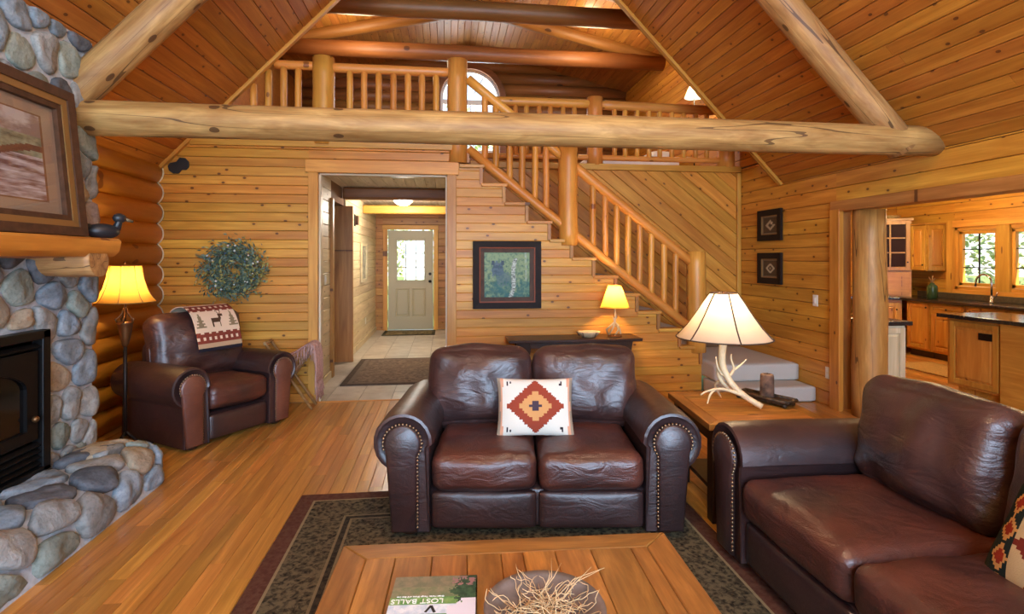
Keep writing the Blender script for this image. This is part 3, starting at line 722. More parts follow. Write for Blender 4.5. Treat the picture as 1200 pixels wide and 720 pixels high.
for y in (WY0 - 0.05, WY1 + 0.05): hb('side_board', (KX - 0.012, y, (WZ0 + WZ1) / 2), (0.05, 0.11, WZ1 - WZ0 + 0.2), 'pine_trim', cs4)
for z in (WZ0 - 0.05, WZ1 + 0.05): hb('cross_board', (KX - 0.012, (WY0 + WY1) / 2, z), (0.05, WY1 - WY0, 0.1), 'pine_trim', cs4)
hb('mullion_board', (KX + 0.02, (6.48 + 6.66) / 2, (WZ0 + WZ1) / 2), (0.09, 0.18, WZ1 - WZ0), 'pine_trim', cs4)
for y in (WY0 + 0.02, WY1 - 0.02): hb('reveal', (KX + 0.06, y, (WZ0 + WZ1) / 2), (0.11, 0.06, WZ1 - WZ0), 'pine_trim', cs4)
for z in (WZ0 + 0.02, WZ1 - 0.02): hb('reveal', (KX + 0.06, (WY0 + WY1) / 2, z), (0.11, WY1 - WY0, 0.06), 'pine_trim', cs4)

# ---- outside: ground and trees seen through the panes
structure('ground_outside', MB().box(-40, 60, -40, 60, -0.6, -0.5), 'ground', 'grassy ground outside the house', 'ground')
leafq = random.Random(5)
def tree(x, y, h, r, label):
    t = thing('tree', label, 'tree', (x, y, -0.5), group='trees outside the windows')
    MB().tube([(0, 0, 0), (0.1, 0, h * 0.5), (0, 0.1, h * 0.95)], [0.22, 0.15, 0.05], 8).build('trunk', 'trunk', t)
    mb = MB()
    for i in range(2600):
        while True:
            p = Vector((leafq.uniform(-1, 1), leafq.uniform(-1, 1), leafq.uniform(-1, 1)))
            if 0.25 < p.length < 1: break
        c = Vector((p.x * r, p.y * r, h * 0.55 + p.z * h * 0.5)); a = Vector((leafq.uniform(-1, 1), leafq.uniform(-1, 1), leafq.uniform(-1, 1))).normalized(); b = a.orthogonal().normalized(); s_ = leafq.uniform(0.06, 0.15)
        mb.add([c - a * s_, c + b * s_ * 0.5, c + a * s_, c - b * s_ * 0.5], [(0, 1, 2, 3)])
    mb.build('foliage', 'tree_leaf', t)['kind'] = 'stuff'
for i, (x, y, h, r) in enumerate([(14, 9.5, 6, 1.45), (14.5, 12.6, 7, 1.45), (13.5, 15.7, 6, 1.45), (16, 18.9, 8, 1.5), (-2.4, 17, 6, 1.4), (0.5, 18.5, 7, 1.4), (3.4, 16, 6, 1.4)]):
    tree(x, y, h, r, 'pale sunlit leafy tree outside the kitchen window' if x > 10 else 'pale sunlit leafy tree outside the front door')

# ---- truss over the room and loft beams
tr_ = thing('roof_truss', 'pale peeled log tie beam with two sloping rafter logs', 'roof truss', (0, 0, 0))
TY = 3.80
log('tie_beam', (-2.85, TY, 2.365), (XR + 0.0, TY, 2.365), 0.112, 'log_beam', tr_, r2=0.115, n=24, wob=0.012, seed=2, segs=24)
off = 0.16
for nm, sgn in (('rafter_log', 1), ('rafter_log', -1)):
    xe = XR - 0.02 if sgn > 0 else XL + 0.02
    n = Vector((-sn_ * sgn, 0, -cs_)) * off
    a = Vector((xe - sgn * 0.12, TY, EAVE + 0.12)) + n; b = Vector((XC, TY, ZR)) + n
    log(nm, a, b, 0.112, 'log_beam', tr_, n=20, wob=0.012, seed=8 + sgn, segs=12)
for Y, zt, lab in ((7.5, 4.86, 'brown log tie beam in the loft nearer the railing'), (9.1, 4.86, 'brown log tie beam in the loft before the gable window')):
    t = thing('loft_truss', lab, 'roof truss')
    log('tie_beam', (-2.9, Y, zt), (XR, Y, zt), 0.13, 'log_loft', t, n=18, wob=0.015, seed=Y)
    for sgn in (1, -1):
        xe = XR if sgn > 0 else -2.8
        log('rafter_log', (xe, Y, LZE - 0.02), (XC, Y, LZR - 0.12), 0.11, 'log_loft', t, n=14, wob=0.012, seed=Y + sgn)

# ---- loft railing, posts
YR = YB + 0.055
lr = thing('loft_railing', 'peeled log railing with round balusters along the loft edge', 'railing', (0, 0, LOFT))
def rx(px, Y): return at(px, 300, Y=Y).x
def vpost(name, x, y, z0, z1, r, parent, mat='log_rail', seed=1, zb=0.0):
    o = log(name, (x, y, z0 - zb), (x, y, z1 - zb), r, mat, parent, n=14, wob=0.006, seed=seed, segs=5)
    return o
vpost('post', -1.24, YR, LOFT, 3.515, 0.112, lr, seed=1, zb=LOFT); 
pm = vpost('post', 0.125, YR, LOFT - 0.16, 3.55, 0.105, lr, seed=2, zb=LOFT)
log('top_rail', (-1.72, YR, 3.43 - LOFT), (-1.24, YR, 3.43 - LOFT), 0.045, 'log_rail', lr, n=12, wob=0.004, seed=3)
log('top_rail', (-1.24, YR, 3.42 - LOFT), (0.125, YR, 3.42 - LOFT), 0.05, 'log_rail', lr, n=12, wob=0.004, seed=4)
for i, p in enumerate((297, 314.6, 332.5, 349.7, 409.8, 426.7, 443.6, 460.9, 477.8, 494.3, 511)):
    x = rx(p, YR); zt = min(3.41, roofz(x) - 0.03)
    vpost('baluster', x, YR, LOFT, zt, 0.033, lr, seed=i, zb=LOFT)
lb = thing('stairwell_railing', 'log railing along the far side of the stair opening', 'railing', (0, 0, LOFT))
YW = YD + 0.06
xa, xb = rx(697, YW), rx(853, YW) - 0.03
vpost('post', xa, YW, LOFT, 3.47, 0.10, lb, seed=5, zb=LOFT); vpost('post', min(xb, XR - 0.11), YW, LOFT, 3.36, 0.11, lb, seed=6, zb=LOFT)
log('top_rail', (0.45, YW, 3.39 - LOFT), (xa, YW, 3.39 - LOFT), 0.055, 'log_rail', lb, n=12, wob=0.004, seed=7)
log('top_rail', (xa, YW, 3.385 - LOFT), (XR - 0.11, YW, 3.36 - LOFT), 0.06, 'log_rail', lb, n=12, wob=0.004, seed=8)
log('bottom_rail', (0.45, YW, 2.72 - LOFT), (XR - 0.11, YW, 2.72 - LOFT), 0.035, 'log_rail', lb, n=12, wob=0.004, seed=9)
for i, p in enumerate((604, 617, 631.5, 645, 660, 673, 720, 732.5, 746.7, 760.5, 773, 787, 801, 814.7, 827.5)):
    vpost('baluster', rx(p, YW), YW, 2.72, 3.38, 0.03, lb, seed=i + 20, zb=LOFT)

# ---- staircase
sta = thing('staircase', 'enclosed pine staircase with pale grey carpeted treads', 'staircase', (2.9, YD - 0.4, 0))
so = Vector(sta.location)
px_ = 0.16
for k, (x, z) in enumerate(steps):
    MB().box(px_ - so.x, x + 0.02 - so.x, YB + 0.105 - so.y, YD - 0.005 - so.y, z - 0.05, z - 0.002).build('tread', 'carpet', sta, 0.012)
    MB().box(x - 0.02 - so.x, x - so.x, YB + 0.105 - so.y, YD - 0.005 - so.y, z - RISE - 0.002, z - 0.05).build('riser', 'pine', sta)
    hb('skirt_board', (x - 0.018 - so.x, YB - 0.012 - so.y, z - RISE / 2 - 0.012), (0.034, 0.025, RISE - 0.004), 'pine_loft', sta, bevel=0.002)
    hb('tread_nosing', ((px_ + x) / 2 - so.x, YB + 0.04 - so.y, z - 0.018), (x - px_ + 0.03, 0.14, 0.034), 'pine_trim', sta, bevel=0.004)
    px_ = x
# bottom steps that turn out into the room, carpeted
LX0 = steps[-1][0]
def carpet_step(y0, y1, z0, z1, x0=LX0, x1=XR - 0.004):
    mb = MB().rbox(((x0 + x1) / 2 - so.x, (y0 + y1) / 2 - so.y, (z0 + z1) / 2), ((x1 - x0) / 2, (y1 - y0) / 2, (z1 - z0) / 2), 0.03, 12)
    return mb.build('carpeted_step', 'carpet', sta)
carpet_step(5.13, 5.72, 0.0, 0.16); carpet_step(5.40, YD - 0.005, 0.16, 0.345)
MB().box(LX0 - 0.02 - so.x, LX0 - so.x, YB + 0.105 - so.y, YD - 0.005 - so.y, 0.0, 0.5).build('riser', 'pine', sta)
sr = thing('stair_railing', 'sloping peeled log handrail with round balusters and newel posts', 'railing', (2.77, YR, 0.35))
ro = Vector(sr.location)
def brz(x): return 2.588 - 0.783 * (x - 0.276)
def hrz(x): return 3.357 - 0.785 * (x - 0.24)
def L_(x, z): return (x - ro.x, 0, z - ro.z)
log('bottom_rail', L_(0.24, brz(0.24)), L_(2.72, brz(2.72)), 0.05, 'log_rail', sr, n=12, wob=0.01, seed=1)
log('handrail', L_(0.236, hrz(0.236)), L_(1.317, hrz(1.317)), 0.05, 'log_rail', sr, n=12, wob=0.006, seed=2)
log('handrail', L_(1.317, hrz(1.317)), L_(2.75, hrz(2.75)), 0.055, 'log_rail', sr, n=12, wob=0.006, seed=3)
for i, p in enumerate((568, 581, 597, 612, 627, 640, 694.6, 709, 722.5, 736, 749.6, 763, 778, 791.7)):
    x = rx(p, YR); log('baluster', L_(x, brz(x)), L_(x, hrz(x)), 0.034, 'log_rail', sr, n=12, wob=0.006, seed=i)
log('post', L_(1.317, 1.60), L_(1.317, 2.66), 0.105, 'log_rail', sr, n=16, wob=0.008, seed=31)
log('post', L_(2.775, 0.42), L_(2.775, 1.535), 0.105, 'log_rail', sr, n=16, wob=0.008, seed=32)
# ================================================================== FIREPLACE
def voronoi(w, h, n, seed, relax=3, aspect=1.0):
    r = random.Random(seed); pts = []
    dmin = 0.72 * sqrt(w * h / n); tries = 0
    while len(pts) < n and tries < 6000:
        tries += 1; p = (r.uniform(0, w), r.uniform(0, h))
        if all(((p[0] - q[0]) / aspect) ** 2 + (p[1] - q[1]) ** 2 > dmin * dmin for q in pts): pts.append(p)
    def cell(i):
        p = pts[i]; poly = rect(0, w, 0, h)
        for j, q in enumerate(pts):
            if i == j: continue
            a, b = q[0] - p[0], q[1] - p[1]
            poly = clip(poly, a, b, (q[0] ** 2 + q[1] ** 2 - p[0] ** 2 - p[1] ** 2) / 2)
            if len(poly) < 3: break
        return poly
    for _ in range(relax - 1):
        new = []
        for i in range(len(pts)):
            c = cell(i)
            if len(c) < 3: new.append(pts[i]); continue
            new.append((0.5 * pts[i][0] + 0.5 * sum(v[0] for v in c) / len(c), 0.5 * pts[i][1] + 0.5 * sum(v[1] for v in c) / len(c)))
        pts = new
    return [c for c in (clean(cell(i)) for i in range(len(pts))) if len(c) > 2]
def smooth_poly(p, n=16):
    for _ in range(2):
        q = []
        for i in range(len(p)):
            a, b = p[i], p[(i + 1) % len(p)]
            q += [(a[0] * 0.80 + b[0] * 0.20, a[1] * 0.80 + b[1] * 0.20), (a[0] * 0.20 + b[0] * 0.80, a[1] * 0.20 + b[1] * 0.80)]
        p = q
    # resample
    L = [0]
    for i in range(len(p)): a, b = p[i], p[(i + 1) % len(p)]; L.append(L[-1] + sqrt((a[0] - b[0]) ** 2 + (a[1] - b[1]) ** 2))
    out = []; k = 0
    for j in range(n):
        t = L[-1] * j / n
        while L[k + 1] < t: k += 1
        a, b = p[k], p[(k + 1) % len(p)]; f = (t - L[k]) / max(1e-9, L[k + 1] - L[k]); out.append((a[0] + (b[0] - a[0]) * f, a[1] + (b[1] - a[1]) * f))
    return out
def stone(poly, mapf, height, seed, parent, mat, gap=0.008, back=0.05, name='stone'):
    """one field stone: rounded cell, domed; mapf(u,v,h) -> place"""
    pin = inset_poly(poly, gap)
    if len(pin) < 3 or abs(area(pin)) < 0.0012: return None
    ring = smooth_poly(pin, 18)
    cx = sum(p[0] for p in ring) / len(ring); cy_ = sum(p[1] for p in ring) / len(ring)
    prof = [(1.0, -back), (1.0, 0.0), (0.985, 0.45), (0.945, 0.74), (0.85, 0.92), (0.55, 1.0), (0.25, 1.02)]
    r = random.Random(seed); tx, ty = r.uniform(-0.35, 0.35), r.uniform(-0.35, 0.35)
    P = []
    sz = sqrt(abs(area(pin)))
    for s_, hh in prof:
        row = []
        for p in ring:
            u, v = cx + (p[0] - cx) * s_, cy_ + (p[1] - cy_) * s_
            h = hh if hh < 0 else hh * height
            if hh > 0:
                h *= 1 + 0.35 * (tx * (u - cx) + ty * (v - cy_)) / (0.5 * sz)
                h += 0.022 * hh * noise.noise((u * 9 + seed, v * 9, seed * 0.37)) + 0.009 * hh * noise.noise((u * 26, v * 26 + seed, 1.1))
            row.append(mapf(u, v, h))
        P.append(row)
    mb = MB().grid(P, cv=True); n = len(ring); o = len(mb.v)
    mb.add([mapf(cx, cy_, height * 1.02 + 0.01 * r.uniform(-1, 1))], []); k = (len(prof) - 1) * n
    for j in range(n): mb.f.append([k + j, k + (j + 1) % n, o]); mb.mi.append(0); mb.sm.append(True)
    ob = mb.build(name, mat, parent)
    # origin at the stone itself
    c = Vector(mapf(cx, cy_, 0)); ob.data.transform(Matrix.Translation(-c)); ob.location = c
    return ob
FX, FY0, FY1 = -2.27, 1.3, 3.90
fire = thing('fireplace', 'tall fieldstone fireplace of rounded grey river stones', 'fireplace', (-2.5, 2.6, 0), kind='structure'); fo = Vector(fire.location)
def chim_top(x): return roofz(x) - 0.01
core = MB().prism([(-2.85, 0.0), (FX - 0.02, 0.0), (FX - 0.02, chim_top(FX) - 0.02), (-2.85, chim_top(-2.85))], (1, 0, 0), (0, 0, 1), (0, 1, 0), (0, FY0, 0), FY1 - 0.03 - FY0)
core.v = [tuple(Vector(v) - fo) for v in core.v]; core.build('mortar', 'mortar', fire)
srng = random.Random(77)
IY0, IY1, IZ0, IZ1 = 2.12, 3.40, 0.27, 1.06     # fire insert
W_, H_ = FY1 - FY0, 3.0
cells = voronoi(W_, H_ - 0.2, 215, 5, 2)
zt = chim_top(FX)
for i, c in enumerate(cells):
    c = [(u + FY0, v + 0.22) for u, v in c]
    parts_ = [c]
    # keep clear of the insert and of the mantel shelf
    cxy = (sum(p[0] for p in c) / len(c), sum(p[1] for p in c) / len(c))
    if IY0 < cxy[0] < IY1 and cxy[1] < IZ1: 
        continue
    if cxy[1] < IZ1 and cxy[0] >= IY1: c = clip(c, -1, 0, -(IY1 + 0.006))
    elif cxy[1] < IZ1 and cxy[0] <= IY0: c = clip(c, 1, 0, IY0 - 0.006)
    elif cxy[1] >= IZ1 and IY0 - 0.1 < cxy[0] < IY1 + 0.02: c = clip(c, 0, -1, -(IZ1 + 0.006))
    c = clip(c, 0, 1, zt - 0.01)
    if len(c) < 3: continue
    edge = max(0.0, max(p[0] for p in c) - (FY1 - 0.06))
    mat = srng.choices(STONES, [6, 6, 2.6, 1.2, 1.2, 2.6])[0]
    hgt = srng.uniform(0.03, 0.052)
    def mapf(u, v, h, FY1=FY1): return Vector((FX - 0.03 + h, u, v)) - fo
    back = 0.05
    if max(p[0] for p in c) > FY1 - 0.03: back = 0.22; c = [(u + (0.02 * noise.noise((v * 7, 2.2, 0.1)) if u > FY1 - 0.03 else 0), v) for u, v in c]
    stone(c, mapf, hgt, i, fire, mat, back=back, gap=0.008)
# raised hearth with a rounded end, stones laid over its edge
hcx, hcy, hR = -2.02, 3.76, 0.20
LS = hcy - 1.2; LA = hR * pi / 2; LT = LS + LA + 0.46
prof_ = [(0.0, 0.0), (0.10, 0.006), (0.18, 0.022), (0.235, 0.065), (0.26, 0.12), (0.268, 0.20), (0.272, 0.44)]   # z, inset
pl = [0.0]
for a, b in zip(prof_[:-1], prof_[1:]): pl.append(pl[-1] + sqrt((a[0] - b[0]) ** 2 + (a[1] - b[1]) ** 2))
PT = pl[-1]
def hearth_frame(s_, t):
    t = max(0.0, min(PT, t)); k = 0
    while k < len(pl) - 2 and pl[k + 1] < t: k += 1
    f = (t - pl[k]) / (pl[k + 1] - pl[k]); z = prof_[k][0] + f * (prof_[k + 1][0] - prof_[k][0]); ins = prof_[k][1] + f * (prof_[k + 1][1] - prof_[k][1])
    # smooth normal
    t0, t1 = max(0, t - 0.05), min(PT, t + 0.05)
    def pi_(tt):
        kk = 0
        while kk < len(pl) - 2 and pl[kk + 1] < tt: kk += 1
        g = (tt - pl[kk]) / (pl[kk + 1] - pl[kk]); return Vector((prof_[kk][1] + g * (prof_[kk + 1][1] - prof_[kk][1]), prof_[kk][0] + g * (prof_[kk + 1][0] - prof_[kk][0])))
    d = (pi_(t1) - pi_(t0)).normalized(); nn = Vector((-d.y, d.x))     # (along inset, z)
    if s_ <= LS: base = Vector((hcx + hR, 1.2 + s_, 0)); inw = Vector((-1, 0, 0))
    else:
        a = min(pi / 2, (s_ - LS) / hR); xtra = max(0.0, s_ - LS - LA); base = Vector((hcx + hR * cos(a), hcy + hR * sin(a), 0)) + Vector((-xtra, 0, 0)); inw = Vector((-cos(a), -sin(a), 0))
    return base + inw * ins + Vector((0, 0, z)), (inw * nn.x + Vector((0, 0, 1)) * nn.y).normalized()
def hmap(u, v, h):
    p, n = hearth_frame(u, v); q = p + n * (h - 0.03); q.z = max(q.z, 0.002); return q - fo
P = [[tuple(hearth_frame(LT * i / 40, PT * j / 12)[0] - hearth_frame(LT * i / 40, PT * j / 12)[1] * 0.03 * min(1, j / 2) - fo) for j in range(13)] for i in range(41)]
MB().grid(P).build('hearth_mortar', 'mortar', fire)
for i, c in enumerate(voronoi(LT, PT, 44, 12, 3, aspect=1.6)):
    mat = srng.choices(STONES, [7, 6, 2, 2, 1, 2])[0]
    stone(c, hmap, srng.uniform(0.035, 0.055), 500 + i, fire, mat, back=0.03, gap=0.008)

# fire insert
ins = thing('fireplace_insert', 'black metal fireplace insert with arched glass door', 'fireplace insert', (FX, (IY0 + IY1) / 2, IZ0)); io = Vector(ins.location)
hw, hh = (IY1 - IY0) / 2, IZ1 - IZ0
MB().box(-0.02, 0.045, -hw, -hw + 0.06, 0, hh).box(-0.02, 0.045, hw - 0.06, hw, 0, hh).box(-0.02, 0.045, -hw, hw, hh - 0.05, hh).box(-0.02, 0.045, -hw, hw, 0, 0.03).build('surround', 'black_metal', ins, 0.006)
MB().box(-0.05, -0.02, -hw, hw, 0, hh).build('back_panel', 'black_metal', ins)
for z in (0.04, 0.075, 0.11, 0.145): MB().obox((0.02, 0, z + 0.012), (0.03, 2 * hw - 0.12, 0.012), Matrix.Rotation(radians(35), 3, 'Y')).build('louver', 'black_metal', ins)
for z in (hh - 0.085,): MB().obox((0.02, 0, z), (0.03, 2 * hw - 0.12, 0.012), Matrix.Rotation(radians(35), 3, 'Y')).build('louver', 'black_metal', ins)
dz0, dz1, dw = 0.19, hh - 0.11, hw - 0.08
N = 20; arch = [(-dw + 0.08, dz0 + 0.06), (dw - 0.08, dz0 + 0.06)] + [((dw - 0.08) * cos(pi * i / N), dz1 - 0.2 + 0.14 * sin(pi * i / N)) for i in range(N + 1)]
arch = [(dw - 0.08, dz0 + 0.06)] + [((dw - 0.08) * cos(pi * i / N), dz1 - 0.2 + 0.14 * sin(pi * i / N)) for i in range(N + 1)] + [(-dw + 0.08, dz0 + 0.06)]
out = [(dw, dz0)] + [(dw if i < N * 0.5 else -dw, dz1) if False else (dw * max(-1, min(1, 1.5 * cos(pi * i / N))), dz1 if 0 < i < N else dz1 - 0.2) for i in range(N + 1)] + [(-dw, dz0)]
P = [[(x, a[0], a[1]) for a in pl_] for x, pl_ in ((0.0, out), (0.03, out), (0.03, arch), (0.0, arch))]
dr = MB().grid(P, cu=True, cv=True, smooth=False).build('door', 'black_metal', ins)
MB().prism(arch, (0, 1, 0), (0, 0, 1), (1, 0, 0), (0.008, 0, 0), 0.004).build('glass', 'fire_glass', dr)
MB().ball((0.045, dw - 0.04, dz0 + 0.12), 0.018).tube([(0.03, dw - 0.04, dz0 + 0.12), (0.045, dw - 0.04, dz0 + 0.12)], 0.008).build('knob', 'bronze', dr)

# mantel: half log shelf
MZ = 1.58
mt = thing('mantel', 'rough half log mantel shelf on the stone chimney', 'mantel', (FX + 0.1, 2.5, MZ - 0.17))
prof = [(0.0, 0.165), (0.24, 0.165), (0.258, 0.15), (0.26, 0.125), (0.25, 0.085), (0.22, 0.055), (0.0, 0.045)]
P = []
for i in range(17):
    y = -1.15 + i * (2.26 / 16)
    P.append([(px - 0.06 + (0.008 * noise.noise((i * 0.4, j, 2.0)) if j not in (0, 6) else 0), y, pz + (0.006 * noise.noise((i * 0.4, j, 9.0)) if j > 1 else 0)) for j, (px, pz) in enumerate(prof)])
mb = MB().grid(P, cv=True, smooth=False); n = len(prof)
mb.add([], []); mb.f.append([16 * n + j for j in range(n)]); mb.mi.append(0); mb.sm.append(False); mb.f.append([j for j in range(n - 1, -1, -1)]); mb.mi.append(0); mb.sm.append(False)
mb.v = [(y, -x, z) for x, y, z in mb.v]
o = mb.build('shelf', 'log_mantel', mt, auto=35); o.rotation_euler = (0, 0, pi / 2)
log('bracket_log', (-0.15, 0.9, 0.035), (0.18, 0.93, 0.035), 0.095, 'log_beam', mt, n=20, wob=0.01, seed=4)
mt.location.z = MZ - 0.165

# picture leaning over the mantel
def framed(name, label, cat, w, h, fw, layers, paint, parent_mat, group=None, depth=0.03):
    """framed picture in its local XZ plane facing -Y, base at z=0. layers = list of (width, material, depth)"""
    t = thing(name, label, cat, group=group)
    x0, z0 = w / 2, 0.0; ins_ = 0.0
    for nm, wd_, mat, dp in layers:
        a, b = ins_, ins_ + wd_
        A = [(-w / 2 + a, a), (w / 2 - a, a), (w / 2 - a, h - a), (-w / 2 + a, h - a)]; B = [(-w / 2 + b, b), (w / 2 - b, b), (w / 2 - b, h - b), (-w / 2 + b, h - b)]
        P = [[(p[0], -0.001, p[1]) for p in A], [(p[0], -dp, p[1]) for p in A], [(p[0], -dp * 0.9, p[1]) for p in B], [(p[0], -0.001, p[1]) for p in B]]
        MB().grid(P, cu=True, cv=True, smooth=False).build(nm, mat, t)
        ins_ = b
    W2, H2 = w - 2 * ins_, h - 2 * ins_
    nx = max(40, int(W2 * 130)); art = MB(); nz = max(8, int(nx * H2 / W2))
    P = [[(-W2 / 2 + W2 * j / nx, -0.006, ins_ + H2 * i / nz) for j in range(nx + 1)] for i in range(nz + 1)]
    art.grid(P, smooth=False); ob = art.build('artwork', 'print', t)
    at_ = ob.data.color_attributes.new('paint', 'FLOAT_COLOR', 'CORNER')
    cols = []
    for f in range(len(ob.data.polygons)):
        j, i = f % nx, f // nx; c = paint((j + 0.5) / nx, (i + 0.5) / nz); cols += list(c) * 4
    at_.data.foreach_set('color', cols)
    MB().box(-w / 2 + 0.01, w / 2 - 0.01, -0.001, 0.006, 0.01, h - 0.01).build('backing', parent_mat, t)
    return t
def lerp(a, b, t): t = max(0, min(1, t)); return tuple(x + (y - x) * t for x, y in zip(a, b))
def nz2(u, v, s=1.0, q=0): return noise.fractal((u * s, v * s, q), 0.6, 2.0, 4)
def paint_land(u, v):
    if u < 0.08 or u > 0.92 or v < 0.1 or v > 0.9: return lin(150, 126, 104)
    if u < 0.095 or u > 0.905 or v < 0.115 or v > 0.885: return lin(120, 80, 50)
    n = nz2(u * 2, v * 2, 3, 1)
    if v > 0.68: c = lerp(lin(128, 104, 96), lin(176, 166, 160), (v - 0.68) * 4 + n)
    elif v > 0.5: c = lerp(lin(96, 84, 62), lin(150, 150, 120), 0.5 + n)
    else: c = lerp(lin(118, 84, 74), lin(188, 178, 176), 0.45 + 0.9 * nz2(u, v * 5, 4, 3))
    if abs(v - 0.52 - 0.06 * sin(u * 9)) < 0.03: c = lin(110, 70, 50)
    return c
t = framed('framed_picture', 'large wide brown framed landscape print leaning above the mantel', 'picture', 1.36, 0.82, 0.1,
           [('outer_frame', 0.05, 'frame_brown', 0.06), ('gilt_frame', 0.035, 'gold_fillet', 0.045), ('inner_frame', 0.03, 'frame_brown', 0.035)], paint_land, 'dark_wood')
MB().box(-0.6, 0.6, -0.012, -0.010, 0.08, 0.74).build('glazing', 'picture_glass', t)
t.location = (-2.10, 2.74, MZ + 0.002); t.rotation_euler = (radians(-5.5), 0, pi / 2)

# duck decoys and a dark stand on the mantel
for i, (x, y, z, s_, rz, lab) in enumerate(((-2.07, 3.60, MZ, 1.0, 0.9, 'low dark duck decoy resting on the mantel end'),)):
    d = thing('duck_decoy', lab, 'duck decoy', (x, y, z), rz)
    MB().ball((0, 0, 0.045), 0.05, 10, sc_=(1.9, 1.0, 0.95)).build('body', 'duck', d)
    MB().tube([(0.07, 0, 0.06), (0.085, 0, 0.10), (0.085, 0, 0.12)], [0.026, 0.02, 0.02], 10).ball((0.09, 0, 0.13), 0.034, 8, sc_=(1.15, 0.85, 0.9)).build('head', 'duck', d)
    MB().tube([(0.115, 0, 0.127), (0.165, 0, 0.112)], [0.014, 0.008], 8).build('bill', 'bill', d)
    MB().tube([(-0.07, 0, 0.06), (-0.125, 0, 0.085)], [0.03, 0.005], 8).build('tail', 'duck', d)
d = thing('pedestal_stand', 'small dark wooden pedestal stand between picture and duck', 'stand', (-2.17, 3.475, MZ), 0.0)
MB().box(-0.03, 0.03, -0.035, 0.035, 0, 0.015).build('base', 'dark_wood', d, 0.003)
MB().box(-0.014, 0.014, -0.018, 0.018, 0.015, 0.135).build('column', 'brown_frame', d, 0.003)
MB().box(-0.04, 0.04, -0.042, 0.042, 0.135, 0.155).build('top', 'brown_frame', d, 0.003)

